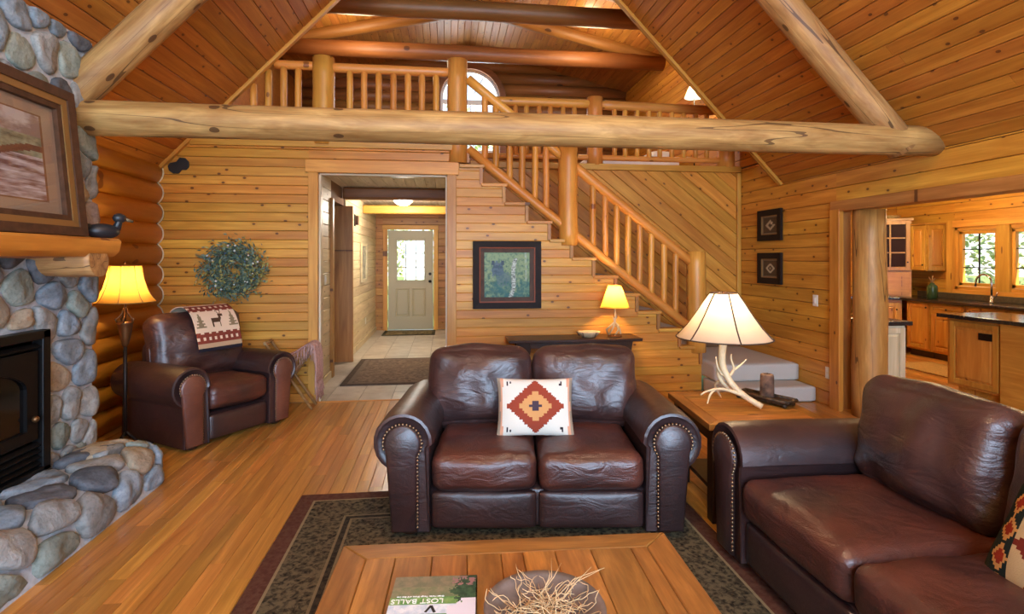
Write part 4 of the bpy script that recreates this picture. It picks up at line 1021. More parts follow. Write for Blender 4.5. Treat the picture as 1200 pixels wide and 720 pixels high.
# ================================================================== SEATING
def arm_profile(r=0.155, cx=0.14, cz=0.49, w=0.20, z0=0.03):
    p = [(0.0, z0), (0.0, cz - 0.02)]
    for i in range(15):
        a = radians(182 - i * 242 / 14); p.append((cx + r * cos(a), cz + r * sin(a)))
    p += [(w, cz - r * 0.98), (w, z0)]
    return p
def seating(name, label, cat, inner, nseat, depth, loc, rz, back_h=0.86, seat_h=0.43, arm_h=0.645, lean=13, recliner=False, seed=0, backs=None, panel_mat='leather'):
    t = thing(name, label, cat, loc, rz)
    hw = inner / 2; sw = inner / nseat
    # base and front rail
    MB().rbox((0, depth / 2 - 0.02, 0.14), (hw + 0.02, depth / 2 - 0.06, 0.105), 0.03, 10).build('base', 'leather', t)
    for i in range(nseat):
        x = -hw + sw * (i + 0.5)
        MB().rbox((x, 0.045, 0.135), (sw / 2 - 0.006, 0.035, 0.098), 0.025, 10, puff=(0, 0.012, 0)).build('front_panel', 'leather', t)
    # back frame
    MB().rbox((0, depth - 0.1, 0.42), (hw + 0.05, 0.09, 0.34), 0.07, 12).build('back_frame', 'leather', t)
    # arms
    prof = arm_profile(cz=arm_h - 0.155)
    for sgn in (-1, 1):
        ys = [0.012, 0.0, 0.004, 0.03, 0.2, 0.45, depth - 0.12, depth - 0.05, depth - 0.03]
        ins_ = [0.03, 0.018, 0.004, 0.0, 0.0, 0.0, 0.0, 0.01, 0.05]
        cxm, czm = 0.13, arm_h - 0.2
        P = []
        for y, s_ in zip(ys, ins_):
            row = []
            for j, (a, z) in enumerate(prof):
                da, dz = a - cxm, z - czm; L = sqrt(da * da + dz * dz)
                aa, zz = a - da / L * s_, (z - dz / L * s_) if z > 0.1 else z
                bulge = 0.006 * noise.noise((a * 8 + seed, y * 6, z * 8)) if 0.02 < y < depth - 0.1 else 0
                zz -= 0.02 * max(0, y - 0.2) if z > 0.3 else 0
                row.append((sgn * (hw + aa + da / L * bulge), y, zz + dz / L * bulge))
            P.append(row if sgn > 0 else row[::-1])
        mb = MB().grid(P, cv=True); n = len(prof)
        mb.f.append([j for j in range(n)][::-1] if sgn > 0 else [j for j in range(n)][::-1]); mb.mi.append(0); mb.sm.append(True)
        mb.f.append([(len(ys) - 1) * n + j for j in range(n)]); mb.mi.append(0); mb.sm.append(True)
        arm = mb.build('arm', 'leather', t, auto=50)
        # welted front panel, lollipop shaped
        cz, r = arm_h - 0.155, 0.098
        pp = [(0.062, 0.036)] + [(0.14 + r * cos(radians(a)), cz + r * sin(radians(a))) for a in [217 - 19 * i for i in range(14)]] + [(0.192, 0.036)]
        # dense smooth
        poly = [(sgn * (hw + a), z) for a, z in pp]
        if sgn > 0: poly = poly[::-1]
        if area(poly) < 0: poly = poly[::-1]
        pn = MB(); inn = [(p[0] + (sgn * (hw + 0.13) - p[0]) * 0.16, p[1] + (0.36 - p[1]) * 0.04) for p in poly]
        n = len(poly)
        pn.add([(p[0], 0.004, p[1]) for p in poly] + [(p[0], -0.012, p[1]) for p in poly] + [(p[0], -0.022, p[1]) for p in inn],
               [(i, (i + 1) % n, n + (i + 1) % n, n + i) for i in range(n)] + [(n + i, n + (i + 1) % n, 2 * n + (i + 1) % n, 2 * n + i) for i in range(n)] + [list(range(2 * n, 3 * n))], 0, True)
        pn.build('arm_panel', panel_mat, arm)
        nb = MB()
        path = [(0.062, 0.06)] + [(0.062, 0.06 + (cz - 0.06 - 0.06) * i / 12) for i in range(1, 13)] + [(0.14 + (r + 0.002) * cos(radians(a)), cz + (r + 0.002) * sin(radians(a))) for a in range(215, -32, -8)]
        acc = 0; last = None; step = 0.019
        for p, q in zip(path[:-1], path[1:]):
            L = sqrt((p[0] - q[0]) ** 2 + (p[1] - q[1]) ** 2); d0 = acc
            while d0 < L:
                f = d0 / L; nb.ball((sgn * (hw + p[0] + (q[0] - p[0]) * f), -0.008, p[1] + (q[1] - p[1]) * f), 0.0075, 4); d0 += step
            acc = d0 - L
        nh = nb.build('nailhead_trim', 'nail', arm); nh['kind'] = 'stuff'; nh['label'] = 'row of small brass nailheads'
        for y in (0.07, depth - 0.1):
            MB().lathe([(0.036, 0.0), (0.046, 0.01), (0.044, 0.022), (0.05, 0.035)], 14, (sgn * (hw + 0.11), y, 0)).build('foot', 'dark_wood', t)
    # cushions
    for i in range(nseat):
        x = -hw + sw * (i + 0.5)
        def sag(w, p): 
            w.z -= 0.012 * max(0, p.z) * (1 - p.x ** 2) * max(0, p.y + 0.3); return w
        MB().rbox((x, 0.335, seat_h - 0.1), (sw / 2 - 0.004, 0.345, 0.095), 0.055, 22, puff=(0, 0.015, 0.03), lump=0.010, freq=6.0, seed=seed + i * 3.1, sag=sag).build('seat_cushion', 'leather_seat', t)
    nb_ = backs or nseat; bext = {1: 0.26, 2: 0.20, 3: 0.05}[nseat]; bw = (inner + bext) / nb_
    R = Matrix.Rotation(radians(-lean), 3, 'X')
    for i in range(nb_):
        x = -(inner + bext) / 2 + bw * (i + 0.5)
        hz = (back_h - seat_h + 0.05) / 2
        def pinch(w, p, s0=seed + i * 2.3):
            w.y += 0.03 * (1 - p.z) * 0.5 * (1 if p.y < 0 else 0)
            if p.y < 0: # folds that fan from the top corners
                w.y += 0.010 * sin(14 * (w.x * 0.9 + w.z * 0.7) + 4 * noise.noise((w.x * 4, w.z * 4, s0))) * (1 - abs(p.x)) * 0.8
                w.y += 0.016 * noise.noise((w.x * 9, w.z * 9, s0))
            return w
        MB().rbox((x, depth - 0.30, seat_h - 0.03 + hz), (bw / 2 - 0.002, 0.12, hz), 0.09, 24, puff=(0.0, 0.06, 0.02), lump=0.014, freq=5.0, R=R, seed=seed + 7 + i * 5.3, sag=pinch).build('back_cushion', 'leather_back', t)
    return t
# loveseat (square to the camera), big sofa on the right, armchair in the corner
CAMR = -YAW
seating('loveseat', 'two seat dark brown leather loveseat with rolled nailhead arms', 'sofa', 1.12, 2, 0.95, (0.475, 2.79, 0.0126), radians(-6.6), back_h=0.86, seed=2)
seating('sofa', 'long dark brown leather sofa beside the end table', 'sofa', 2.05, 3, 0.98, (1.36, 1.36, 0.0126), radians(-90 + 0.0), back_h=0.875, seat_h=0.44, seed=9, backs=3)
seating('armchair', 'brown leather recliner armchair in the corner by the log wall', 'armchair', 0.54, 1, 0.88, (-1.665, 4.72, 0.0), radians(55.9), back_h=0.97, seat_h=0.46, arm_h=0.635, seed=15, panel_mat='leather_tan')
# ================================================================== TABLES, RUGS, LAMPS
def paint_mesh(ob, fn):
    me = ob.data; at_ = me.color_attributes.new('paint', 'FLOAT_COLOR', 'CORNER'); cols = []
    for p in me.polygons: cols += list(fn(p.center, p.normal)) * p.loop_total
    at_.data.foreach_set('color', cols)
def rug_mat(name, hx, hy, bands, pat_a, pat_b, scale=9.0):
    """flat rug: concentric border bands given as (distance from the edge, colour or None for the pattern)"""
    t = NT(name); tc = t.n('ShaderNodeTexCoord'); sp = t.n('ShaderNodeSeparateXYZ'); t.l(tc.outputs['Object'], sp.inputs[0])
    dx = t.math('SUBTRACT', hx, t.math('ABSOLUTE', sp.outputs[0])); dy = t.math('SUBTRACT', hy, t.math('ABSOLUTE', sp.outputs[1]))
    d = t.math('DIVIDE', t.math('MINIMUM', dx, dy), min(hx, hy))
    v = t.coords((scale, scale, scale), rand=False)
    n = t.noise(v, 1.0, 4.0, 0.7, 1.8)
    vo = t.n('ShaderNodeTexVoronoi', feature='SMOOTH_F1'); t.l(v, vo.inputs['Vector']); vo.inputs['Scale'].default_value = 1.6
    m = t.math('ADD', t.math('MULTIPLY', n, 0.75), t.math('MULTIPLY', vo.outputs['Distance'], 0.4))
    pat = t.ramp(m, [(0.36, pat_a), (0.5, tuple(0.6 * a + 0.4 * b for a, b in zip(pat_a, pat_b))), (0.64, pat_b)])
    stops = []; mask = []; m_ = min(hx, hy)
    for dist, c in bands:
        stops.append((min(1, dist / m_), c or (0, 0, 0, 1))); mask.append((min(1, dist / m_), (0, 0, 0, 1) if c else (1, 1, 1, 1)))
    base = t.ramp(d, stops, 'CONSTANT'); mk = t.ramp(d, mask, 'CONSTANT')
    c = t.mix(mk, t.mix(0.25, base, pat), pat)
    t.col(c); t.rough(0.95); t.spec(0.1)
    t.bump(t.noise(t.coords((300, 300, 300), rand=False), 1.0, 1.0), 0.4, 0.004)
    return t.m
def rug(name, label, x0, x1, y0, y1, mat, th=0.012, rz=0.0):
    o = MB().box(-(x1 - x0) / 2, (x1 - x0) / 2, -(y1 - y0) / 2, (y1 - y0) / 2, 0, th).build(name, mat, None, 0.003)
    o.location = ((x0 + x1) / 2, (y0 + y1) / 2, 0.0005); o.rotation_euler = (0, 0, rz); return tag(o, label, 'rug')
M['area_rug'] = rug_mat('area_rug', 1.145, 1.535, [(0.0, lin(92, 52, 42)), (0.085, lin(150, 132, 98)), (0.10, None), (0.30, lin(128, 112, 82)), (0.315, lin(40, 34, 28)), (0.34, lin(128, 112, 82)), (0.355, None)], lin(26, 23, 19), lin(104, 92, 68), 26)
rug('area_rug', 'dark olive patterned area rug with a red brown border under the coffee table', -0.87, 1.42, 0.40, 3.47, 'area_rug')
M['hall_rug'] = rug_mat('hall_rug', 0.55, 0.83, [(0.0, lin(70, 60, 52)), (0.07, lin(120, 106, 94)), (0.12, None)], lin(84, 72, 64), lin(136, 116, 100), 14)
rug('hall_rug', 'grey brown runner rug on the hall tiles', -1.2, -0.1, 6.42, 8.06, 'hall_rug')
M['door_mat'] = rug_mat('door_mat', 0.5, 0.34, [(0.0, lin(30, 34, 28)), (0.06, None)], lin(40, 48, 36), lin(150, 132, 96), 12)
rug('door_mat', 'dark patterned doormat before the front door', -1.2, -0.2, 10.5, 11.18, 'door_mat')
M['kitchen_rug'] = rug_mat('kitchen_rug', 0.33, 0.8, [(0.0, lin(150, 116, 66)), (0.03, None)], lin(150, 116, 66), lin(190, 150, 92), 40)
rug('kitchen_mat', 'tan woven mat on the kitchen floor before the sink cabinets', 6.08, 6.74, 5.3, 6.9, 'kitchen_rug')

# coffee table
ct = thing('coffee_table', 'large square reclaimed plank coffee table on the rug', 'table', (0.20, 1.385, 0.0126), radians(-2.2))
W, D, TH = 1.155, 1.14, 0.045; TZ = 0.45 - 0.012
bw = 0.095
xs = [-W / 2 + bw, -0.385, -0.262, -0.145, -0.03, 0.045, 0.155, 0.28, W / 2 - bw - 0.06, W / 2 - bw]
for a, b in zip(xs[:-1], xs[1:]):
    m = plank_mesh(rect(-D / 2 + bw, D / 2 - bw, -(b - a) / 2 + 0.0008, (b - a) / 2 - 0.0008), 0.03, 0.0025)
    o = m.build('plank', 'table_plank', ct); o.location = ((a + b) / 2, 0, TZ - random.Random(a).uniform(0, 0.0015)); o.rotation_euler = (0, 0, pi / 2)
for i in range(4):   # mitred border boards
    L = W if i % 2 == 0 else D
    m = plank_mesh([(-L / 2, -bw), (L / 2, -bw), (L / 2 - bw, -0.001), (-L / 2 + bw, -0.001)], TH, 0.004)
    o = m.build('border_board', 'table_plank', ct)
    o.rotation_euler = (0, 0, i * pi / 2); r_ = (D if i % 2 == 0 else W) / 2 - bw
    o.location = (Matrix.Rotation(i * pi / 2, 3, 'Z') @ Vector((0, -r_, 0))); o.location.z = TZ
for sx in (-1, 1):
    for sy in (-1, 1): hb('leg', (sx * (W / 2 - 0.10), sy * (D / 2 - 0.10), (TZ - 0.045) / 2), (0.09, 0.09, TZ - 0.045), 'dark_wood', ct, bevel=0.006)
for s_ in (-1, 1):
    hb('apron', (0, s_ * (D / 2 - 0.10), TZ - 0.09), (W - 0.29, 0.03, 0.09), 'dark_wood', ct); hb('apron', (s_ * (W / 2 - 0.10), 0, TZ - 0.09), (0.03, D - 0.29, 0.09), 'dark_wood', ct)

# book, seen upside down from the camera side
def text_mesh(txt, size, name, mat, parent, loc, rot, extr=0.0004, align='LEFT'):
    cu = bpy.data.curves.new(name, 'FONT'); cu.body = txt; cu.size = size; cu.extrude = extr; cu.align_x = align
    tmp = bpy.data.objects.new('tmp_text', cu); COL.objects.link(tmp)
    dg = bpy.context.evaluated_depsgraph_get(); me = bpy.data.meshes.new_from_object(tmp.evaluated_get(dg))
    COL.objects.unlink(tmp); bpy.data.objects.remove(tmp)
    me.materials.clear(); me.materials.append(M[mat])
    o = bpy.data.objects.new(name, me); COL.objects.link(o); o.parent = parent; o.location = loc; o.rotation_euler = rot; return o
bk = thing('book', 'hardcover photo book with white lettering lying on the coffee table', 'book', (-0.035, 1.585, 0.452), radians(176))
BWd, BH, BT = 0.25, 0.25, 0.022
MB().box(-BWd / 2 + 0.004, BWd / 2 - 0.003, -BH / 2 + 0.004, BH / 2 - 0.004, 0.003, BT - 0.003).build('pages', 'paper', bk)
cv = MB().box(-BWd / 2, BWd / 2, -BH / 2, BH / 2, 0, 0.003).box(-BWd / 2, -BWd / 2 + 0.003, -BH / 2, BH / 2, 0, BT)
nx = 60; P = [[(-BWd / 2 + BWd * j / nx, -BH / 2 + BH * i / nx, BT) for j in range(nx + 1)] for i in range(nx + 1)]
cv.grid(P, smooth=False); cv.box(-BWd / 2, BWd / 2, -BH / 2, BH / 2, BT - 0.003, BT - 0.0003)
cvo = cv.build('cover', 'print', bk)
def cover_col(c, n):
    u, v = c.x / BWd + 0.5, c.y / BH + 0.5
    q = nz2(u, v, 9, 4)
    if n.z < 0.5 or c.z < BT - 0.001: return lin(70, 80, 60)
    if v < 0.22: col = lerp(lin(136, 124, 96), lin(110, 110, 84), 0.5 + q)
    elif v < 0.42: col = lerp(lin(110, 120, 84), lin(140, 130, 100), 0.5 + q)
    elif v < 0.55: col = lerp(lin(90, 140, 70), lin(140, 170, 100), 0.5 + q)
    elif v < 0.72: col = lerp(lin(190, 206, 220), lin(230, 234, 238), 0.5 + q)
    else: col = lerp(lin(120, 160, 90), lin(80, 120, 60), 0.5 + q)
    # dark evergreen tree and pale path on the side away from the spine text start
    if u < 0.36 and 0.0 < v < 0.62 and (0.30 - u + 0.12 * q) > 0.32 * abs(v - 0.28): col = lerp(lin(28, 60, 40), lin(60, 90, 60), 0.5 + 1.4 * q)
    if u < 0.34 and v > 0.45 and u + 0.3 < v + 0.1 * q: col = lin(226, 222, 230)
    if u < 0.3 and 0.02 < v < 0.2 and q > 0.12: col = lin(150, 110, 110)
    return col
# the cover picture's top edge is on the reader's side (v runs from the reader's bottom); flip so the title sits near the top
paint_mesh(cvo, cover_col)
text_mesh('LOST BALLS', 0.0285, 'title', 'white_letters', cvo, (-0.030, -0.012, BT + 0.0004), (0, 0, 0))
text_mesh('Great Holes, Tough Shots, and Bad Lies', 0.0085, 'subtitle', 'white_letters', cvo, (-0.030, -0.026, BT + 0.0004), (0, 0, 0))
dg_ = MB(); dg_.bar((0.004, 0.02, BT + 0.0006), (-0.008, 0.05, BT + 0.0006), 0.008, 0.0006); dg_.bar((0.004, 0.02, BT + 0.0006), (0.018, 0.048, BT + 0.0006), 0.007, 0.0006)
dg_.build('cover_figure', 'iron_deco', cvo)

# bowl with twigs
bo = thing('twig_bowl', 'round grey bowl filled with curly dried twigs', 'bowl', (0.27, 1.475, 0.4515))
MB().lathe([(0.0, 0.0), (0.10, 0.0), (0.125, 0.012), (0.158, 0.045), (0.168, 0.055), (0.165, 0.060), (0.150, 0.052), (0.12, 0.028), (0.05, 0.018), (0.0, 0.018)], 36).build('bowl', 'bowl', bo)
tw = MB(); r = random.Random(3)
for i in range(130):
    a = r.uniform(0, 2 * pi); rr = r.uniform(0.0, 0.11); z0 = 0.03 + r.uniform(0, 0.025); p = Vector((rr * cos(a), rr * sin(a), z0)); d = Vector((r.uniform(-1, 1), r.uniform(-1, 1), r.uniform(-0.3, 0.2))).normalized()
    pts = [p]
    for k in range(9):
        d = (d + Vector((r.uniform(-1, 1), r.uniform(-1, 1), r.uniform(-0.5, 0.5))) * 0.95).normalized(); q = pts[-1] + d * 0.014
        R_ = sqrt(q.x ** 2 + q.y ** 2); q.z = max(q.z, 0.028 + max(0, R_ - 0.11) * 0.9)
        if R_ > 0.17: break
        pts.append(q)
    if len(pts) > 2: tw.tube(pts, [0.0011] * (len(pts) - 1) + [0.0006], 5)
for i in range(5):
    a = r.uniform(0.2, 1.7); p = Vector((0.06 * cos(a), 0.06 * sin(a), 0.05)); tw.tube([p, p + Vector((0.04 + 0.02 * i / 5, 0.03, 0.03)), p + Vector((0.05 + 0.025 * i, 0.085 - 0.012 * i, 0.035 + r.uniform(0, 0.02)))], [0.0013, 0.0012, 0.0007], 5)
o = tw.build('twigs', 'raffia', bo); o['kind'] = 'stuff'

# end table with plank top
et = thing('end_table', 'square plank end table between loveseat and sofa', 'table', (1.80, 3.13, 0.0), radians(-5.0))
EW, EZ = 0.70, 0.56
for i in range(6):
    a = -EW / 2 + 0.075 + i * (EW - 0.15) / 6; b = a + (EW - 0.15) / 6
    m = plank_mesh(rect(-EW / 2 + 0.075, EW / 2 - 0.075, -(b - a) / 2 + 0.0008, (b - a) / 2 - 0.0008), 0.03, 0.002); o = m.build('plank', 'table_plank', et); o.location = (0, (a + b) / 2, EZ)
for i in range(4):
    m = plank_mesh([(-EW / 2, -0.074), (EW / 2, -0.074), (EW / 2 - 0.074, -0.001), (-EW / 2 + 0.074, -0.001)], 0.035, 0.003); o = m.build('border_board', 'table_plank', et)
    o.rotation_euler = (0, 0, i * pi / 2); o.location = Matrix.Rotation(i * pi / 2, 3, 'Z') @ Vector((0, -EW / 2 + 0.074, 0)); o.location.z = EZ
for sx in (-1, 1):
    for sy in (-1, 1): hb('leg', (sx * (EW / 2 - 0.07), sy * (EW / 2 - 0.07), (EZ - 0.035) / 2), (0.08, 0.08, EZ - 0.035), 'dark_wood', et, bevel=0.005)
for s_ in (-1, 1):
    hb('apron', (0, s_ * (EW / 2 - 0.07), EZ - 0.085), (EW - 0.22, 0.03, 0.1), 'dark_wood', et); hb('apron', (s_ * (EW / 2 - 0.07), 0, EZ - 0.085), (0.03, EW - 0.22, 0.1), 'dark_wood', et)
MB().box(-EW / 2 + 0.08, EW / 2 - 0.08, -EW / 2 + 0.08, EW / 2 - 0.08, 0.12, 0.145).build('shelf', 'dark_wood', et, 0.003)

def shade(parent, prof, c, mat, n=32, seams=0, lace='lace', seam_r=0.004, name='lamp_shade', trim=True):
    mb = MB(); th = 0.002
    P = [[(c[0] + r * cos(2 * pi * j / n), c[1] + r * sin(2 * pi * j / n), c[2] + z) for j in range(n)] for r, z in prof]
    P2 = [[(c[0] + (r - th) * cos(2 * pi * j / n), c[1] + (r - th) * sin(2 * pi * j / n), c[2] + z) for j in range(n)] for r, z in prof]
    mb.grid(P, cv=True)
    o = mb.build(name, mat, parent)
    for k in range(seams):
        a = 2 * pi * (k + 0.35) / seams
        MB().tube([(c[0] + (r + 0.002) * cos(a), c[1] + (r + 0.002) * sin(a), c[2] + z) for r, z in prof], seam_r, 6).build('seam', lace, o)
    if trim:
        for r, z in (prof[0], prof[-1]): MB().tube([(c[0] + r * cos(2 * pi * j / n), c[1] + r * sin(2 * pi * j / n), c[2] + z) for j in range(n + 1)], 0.004, 6).build('rim', lace if seams else mat, o)
    return o
# antler lamp on the end table
LX, LY = 1.68, 3.14
al = thing('antler_lamp', 'antler table lamp with wide cream laced shade on the end table', 'lamp', (LX, LY, EZ)); lo = Vector(al.location)
def ap(px, py, dy=0.0): return at(px, py, Y=LY + dy) - lo
def antler(name, pts, r0, r1):
    n = len(pts); o = []
    for i in range(n - 1):
        for k in range(4):
            t = k / 4; p0, p1, p2, p3 = (pts[max(0, min(n - 1, i + d))] for d in (-1, 0, 1, 2))
            o.append(0.5 * ((2 * p1) + (p2 - p0) * t + (2 * p0 - 5 * p1 + 4 * p2 - p3) * t * t + (3 * p1 - p0 - 3 * p2 + p3) * t ** 3))
    o.append(pts[-1]); m = len(o)
    for p in o: p.z = max(p.z, 0.012)
    MB().tube(o, [r0 + (r1 - r0) * i / (m - 1) for i in range(m)], 9).build(name, 'antler', al)
antler('antler', [ap(893, 477, -0.12), ap(872, 464, -0.07), ap(856, 448, -0.02), ap(847, 430, 0.0), ap(846, 415, 0.0), ap(848, 400, 0.0)], 0.017, 0.024)
antler('antler', [ap(866, 462, -0.02), ap(850, 452, 0.02), ap(842, 438, 0.03), ap(845, 420, 0.02)], 0.012, 0.016)
antler('antler_tine', [ap(872, 464, -0.07), ap(855, 458, -0.06), ap(842, 456, -0.06), ap(828, 459, -0.08), ap(821, 463, -0.09)], 0.012, 0.004)
antler('antler_tine', [ap(838, 456, -0.06), ap(832, 463, -0.08), ap(829, 473, -0.12)], 0.009, 0.004)
antler('antler_tine', [ap(847, 440, 0.0), ap(841, 431, 0.01), ap(839, 418, 0.02)], 0.011, 0.003)
antler('antler_tine', [ap(853, 443, 0.0), ap(860, 433, 0.02), ap(857, 422, 0.03), ap(857, 415, 0.03)], 0.011, 0.003)
antler('antler_tine', [ap(860, 434, 0.02), ap(868, 428, 0.03), ap(875, 421, 0.03)], 0.009, 0.003)
antler('antler_tine', [ap(845, 446, 0.05), ap(838, 452, 0.10), ap(845, 466, 0.16)], 0.012, 0.006)
MB().tube([(0.0, 0, 0.35), (0.0, 0, 0.58)], 0.008, 8).build('stem', 'bronze', al)
MB().lathe([(0.0, 0.44), (0.02, 0.45), (0.032, 0.49), (0.02, 0.53), (0.0, 0.54)], 12).build('bulb', plain('bulb_glow', lin(255, 236, 200), emit=(lin(255, 214, 150), 4.0)), al)
shade(al, [(0.278, 0.418), (0.262, 0.432), (0.215, 0.485), (0.165, 0.555), (0.115, 0.635), (0.078, 0.69)], (0, 0, 0), 'shade_cream', seams=6)
light('antler_lamp_light', 'POINT', (0, 0, 0.56), 4.6, (1.0, 0.76, 0.46), 0.04, parent=al)
MB().tube([(0, 0, 0.69), (0, 0, 0.70)], 0.012, 8).bar((-0.078, 0, 0.688), (0.078, 0, 0.688), 0.004, 0.004).build('shade_fitter', 'bronze', al)

# candle tray
ctz = EZ + 0.0015
tr1 = thing('carved_tray', 'dark carved rectangular tray on the end table', 'tray', (1.985, 3.20, ctz), radians(118))
MB().box(-0.165, 0.165, -0.055, 0.055, 0.012, 0.035).build('tray_body', 'carved', tr1, 0.006)
for s_ in (-1, 1):
    MB().tube([(-0.17, s_ * 0.055, 0.038), (0.17, s_ * 0.055, 0.038)], 0.011, 8).build('carved_edge', 'carved', tr1)
    MB().tube([(s_ * 0.165, -0.06, 0.036), (s_ * 0.165, 0.06, 0.036)], 0.013, 8).build('carved_edge', 'carved', tr1)
for sx in (-1, 1):
    for sy in (-1, 1): MB().ball((sx * 0.15, sy * 0.048, 0.014), 0.016, 6, sc_=(1, 1, 0.85)).build('foot', 'carved', tr1)
cd = thing('candle', 'thick bark wrapped pillar candle on the carved tray', 'candle', (1.992, 3.19, ctz + 0.036))
MB().lathe([(0.041, 0), (0.042, 0.01), (0.040, 0.13), (0.036, 0.14)], 20).build('bark_sleeve', 'bark', cd)
MB().lathe([(0.034, 0.125), (0.033, 0.141), (0.0, 0.138)], 18).build('wax', 'wax', cd); MB().tube([(0, 0, 0.137), (0.002, 0, 0.15)], 0.0015, 5).build('wick', 'black_iron', cd)

# console table by the stairs
cn = thing('console_table', 'narrow dark wood console table against the stair wall', 'table', (1.30, 5.50, 0))
CZ = 0.65
hb('top', (0, 0, CZ - 0.014), (1.36, 0.36, 0.028), 'dark_wood', cn, bevel=0.004)
for s_ in (-1, 1):
    prof = [(-0.06, 0), (0.06, 0), (0.045, 0.10), (0.035, 0.3), (0.06, 0.48), (0.085, CZ - 0.03), (-0.085, CZ - 0.03), (-0.06, 0.48), (-0.035, 0.3), (-0.045, 0.10)]
    MB().prism([(a * 0.9, z) for a, z in prof], (1, 0, 0), (0, 0, 1), (0, 1, 0), (s_ * 0.52, -0.13, 0), 0.05).build('leg', 'dark_wood', cn, 0.004)
    MB().prism([(a * 0.9, z) for a, z in prof], (1, 0, 0), (0, 0, 1), (0, 1, 0), (s_ * 0.52, 0.08, 0), 0.05).build('leg', 'dark_wood', cn, 0.004)
    hb('foot_rail', (s_ * 0.52, 0, 0.12), (0.04, 0.2, 0.05), 'dark_wood', cn)
hb('stretcher', (0, 0, 0.14), (1.04, 0.03, 0.06), 'dark_wood', cn); hb('apron', (0, -0.13, CZ - 0.06), (0.92, 0.02, 0.06), 'dark_wood', cn)
sl = thing('small_antler_lamp', 'small antler lamp with yellow shade on the console table', 'lamp', (1.745, 5.50, CZ))
MB().lathe([(0.075, 0), (0.078, 0.006), (0.07, 0.014), (0.0, 0.016)], 18).build('base', 'bronze', sl)
for k, (a0, a1) in enumerate(((0.2, 1.5), (2.6, 3.6), (4.4, 5.2))):
    MB().tube([(0.07 * cos(a0), 0.07 * sin(a0), 0.02), (0.085 * cos(a0 + 0.4), 0.085 * sin(a0 + 0.4), 0.07), (0.05 * cos(a1), 0.05 * sin(a1), 0.12), (0.0, 0.0, 0.15), (0.02 * cos(a1 + 2), 0.02 * sin(a1 + 2), 0.20)], [0.007, 0.010, 0.011, 0.010, 0.006], 8).build('antler', 'antler', sl)
MB().tube([(-0.06, 0.0, 0.02), (-0.02, -0.02, 0.10), (0.01, 0, 0.2), (0.0, 0, 0.3)], [0.008, 0.01, 0.011, 0.009], 8).build('antler', 'antler', sl)
MB().tube([(0, 0, 0.26), (0, 0, 0.5)], 0.006, 8).build('stem', 'bronze', sl)
shade(sl, [(0.148, 0.30), (0.105, 0.42), (0.066, 0.53)], (0, 0, 0), 'shade_yellow'); MB().ball((0, 0, 0.54), 0.012, 6).bar((-0.066, 0, 0.528), (0.066, 0, 0.528), 0.003, 0.003).build('finial', 'bronze', sl)
MB().ball((0, 0, 0.40), 0.025, 8).build('bulb', 'bulb_glow' if 'bulb_glow' in M else bpy.data.materials['bulb_glow'], sl)
light('small_lamp_light', 'POINT', (0, -0.0, 0.45), 17, (1.0, 0.60, 0.20), 0.03, parent=sl)
db = thing('woven_bowl', 'shallow oval woven bowl on the console table', 'bowl', (1.46, 5.47, CZ))
MB().lathe([(0.05, 0.0), (0.07, 0.004), (0.115, 0.045), (0.122, 0.06), (0.116, 0.062), (0.10, 0.045), (0.05, 0.012), (0.0, 0.012)], 26, sy=0.75).build('bowl', 'antler', db)
for k in range(5): MB().tube([(0.10 * cos(0.4 + k * 1.2), 0.07 * sin(0.4 + k * 1.2), 0.012), (0.124 * cos(0.4 + k * 1.2), 0.09 * sin(0.4 + k * 1.2), 0.055)], 0.005, 6).build('rib', 'bark', db)

# floor lamp by the log wall
FLX, FLY = -2.44, 4.52
fl_ = thing('floor_lamp', 'wrought iron floor lamp with glowing yellow bell shade', 'lamp', (FLX, FLY, 0))
for k in range(3):
    a = 2 * pi * k / 3 + 0.5
    MB().tube([(0, 0, 0.14), (0.03 * cos(a), 0.03 * sin(a), 0.10), (0.09 * cos(a), 0.09 * sin(a), 0.03), (0.17 * cos(a), 0.17 * sin(a), 0.012), (0.20 * cos(a), 0.20 * sin(a), 0.02)], [0.008, 0.009, 0.009, 0.009, 0.006], 8).build('base_leg', 'black_iron', fl_)
MB().tube([(0, 0, 0.1), (0, 0, 0.84)], 0.013, 10).build('pole', 'black_iron', fl_)
MB().lathe([(0.012, 0.78), (0.024, 0.80), (0.036, 0.86), (0.045, 0.92), (0.05, 0.955), (0.056, 0.965), (0.05, 0.975), (0.0, 0.976)], 14).build('urn', 'bronze', fl_)
for k in range(5):
    a = 2 * pi * k / 5
    MB().tube([(0.05 * cos(a), 0.05 * sin(a), 0.97), (0.062 * cos(a), 0.062 * sin(a), 0.995), (0.04 * cos(a), 0.04 * sin(a), 1.01), (0.02 * cos(a), 0.02 * sin(a), 1.04), (0.008 * cos(a), 0.008 * sin(a), 1.08)], 0.006, 6).build('scroll', 'bronze', fl_)
MB().tube([(0, 0, 0.97), (0, 0, 1.41)], 0.007, 8).build('stem', 'bronze', fl_)
shade(fl_, [(0.205, 1.125), (0.172, 1.165), (0.142, 1.23), (0.120, 1.31), (0.108, 1.405)], (0, 0, 0), 'shade_yellow', seams=8, lace='shade_yellow' and 'gold_fillet', seam_r=0.0025)
MB().ball((0, 0, 1.425), 0.012, 6).bar((-0.108, 0, 1.403), (0.108, 0, 1.403), 0.003, 0.003).build('finial', 'bronze', fl_)
MB().ball((0, 0, 1.26), 0.028, 8).build('bulb', bpy.data.materials['bulb_glow'], fl_)
light('floor_lamp_light', 'POINT', (0.0, 0.0, 1.28), 22, (1.0, 0.62, 0.24), 0.03, parent=fl_)

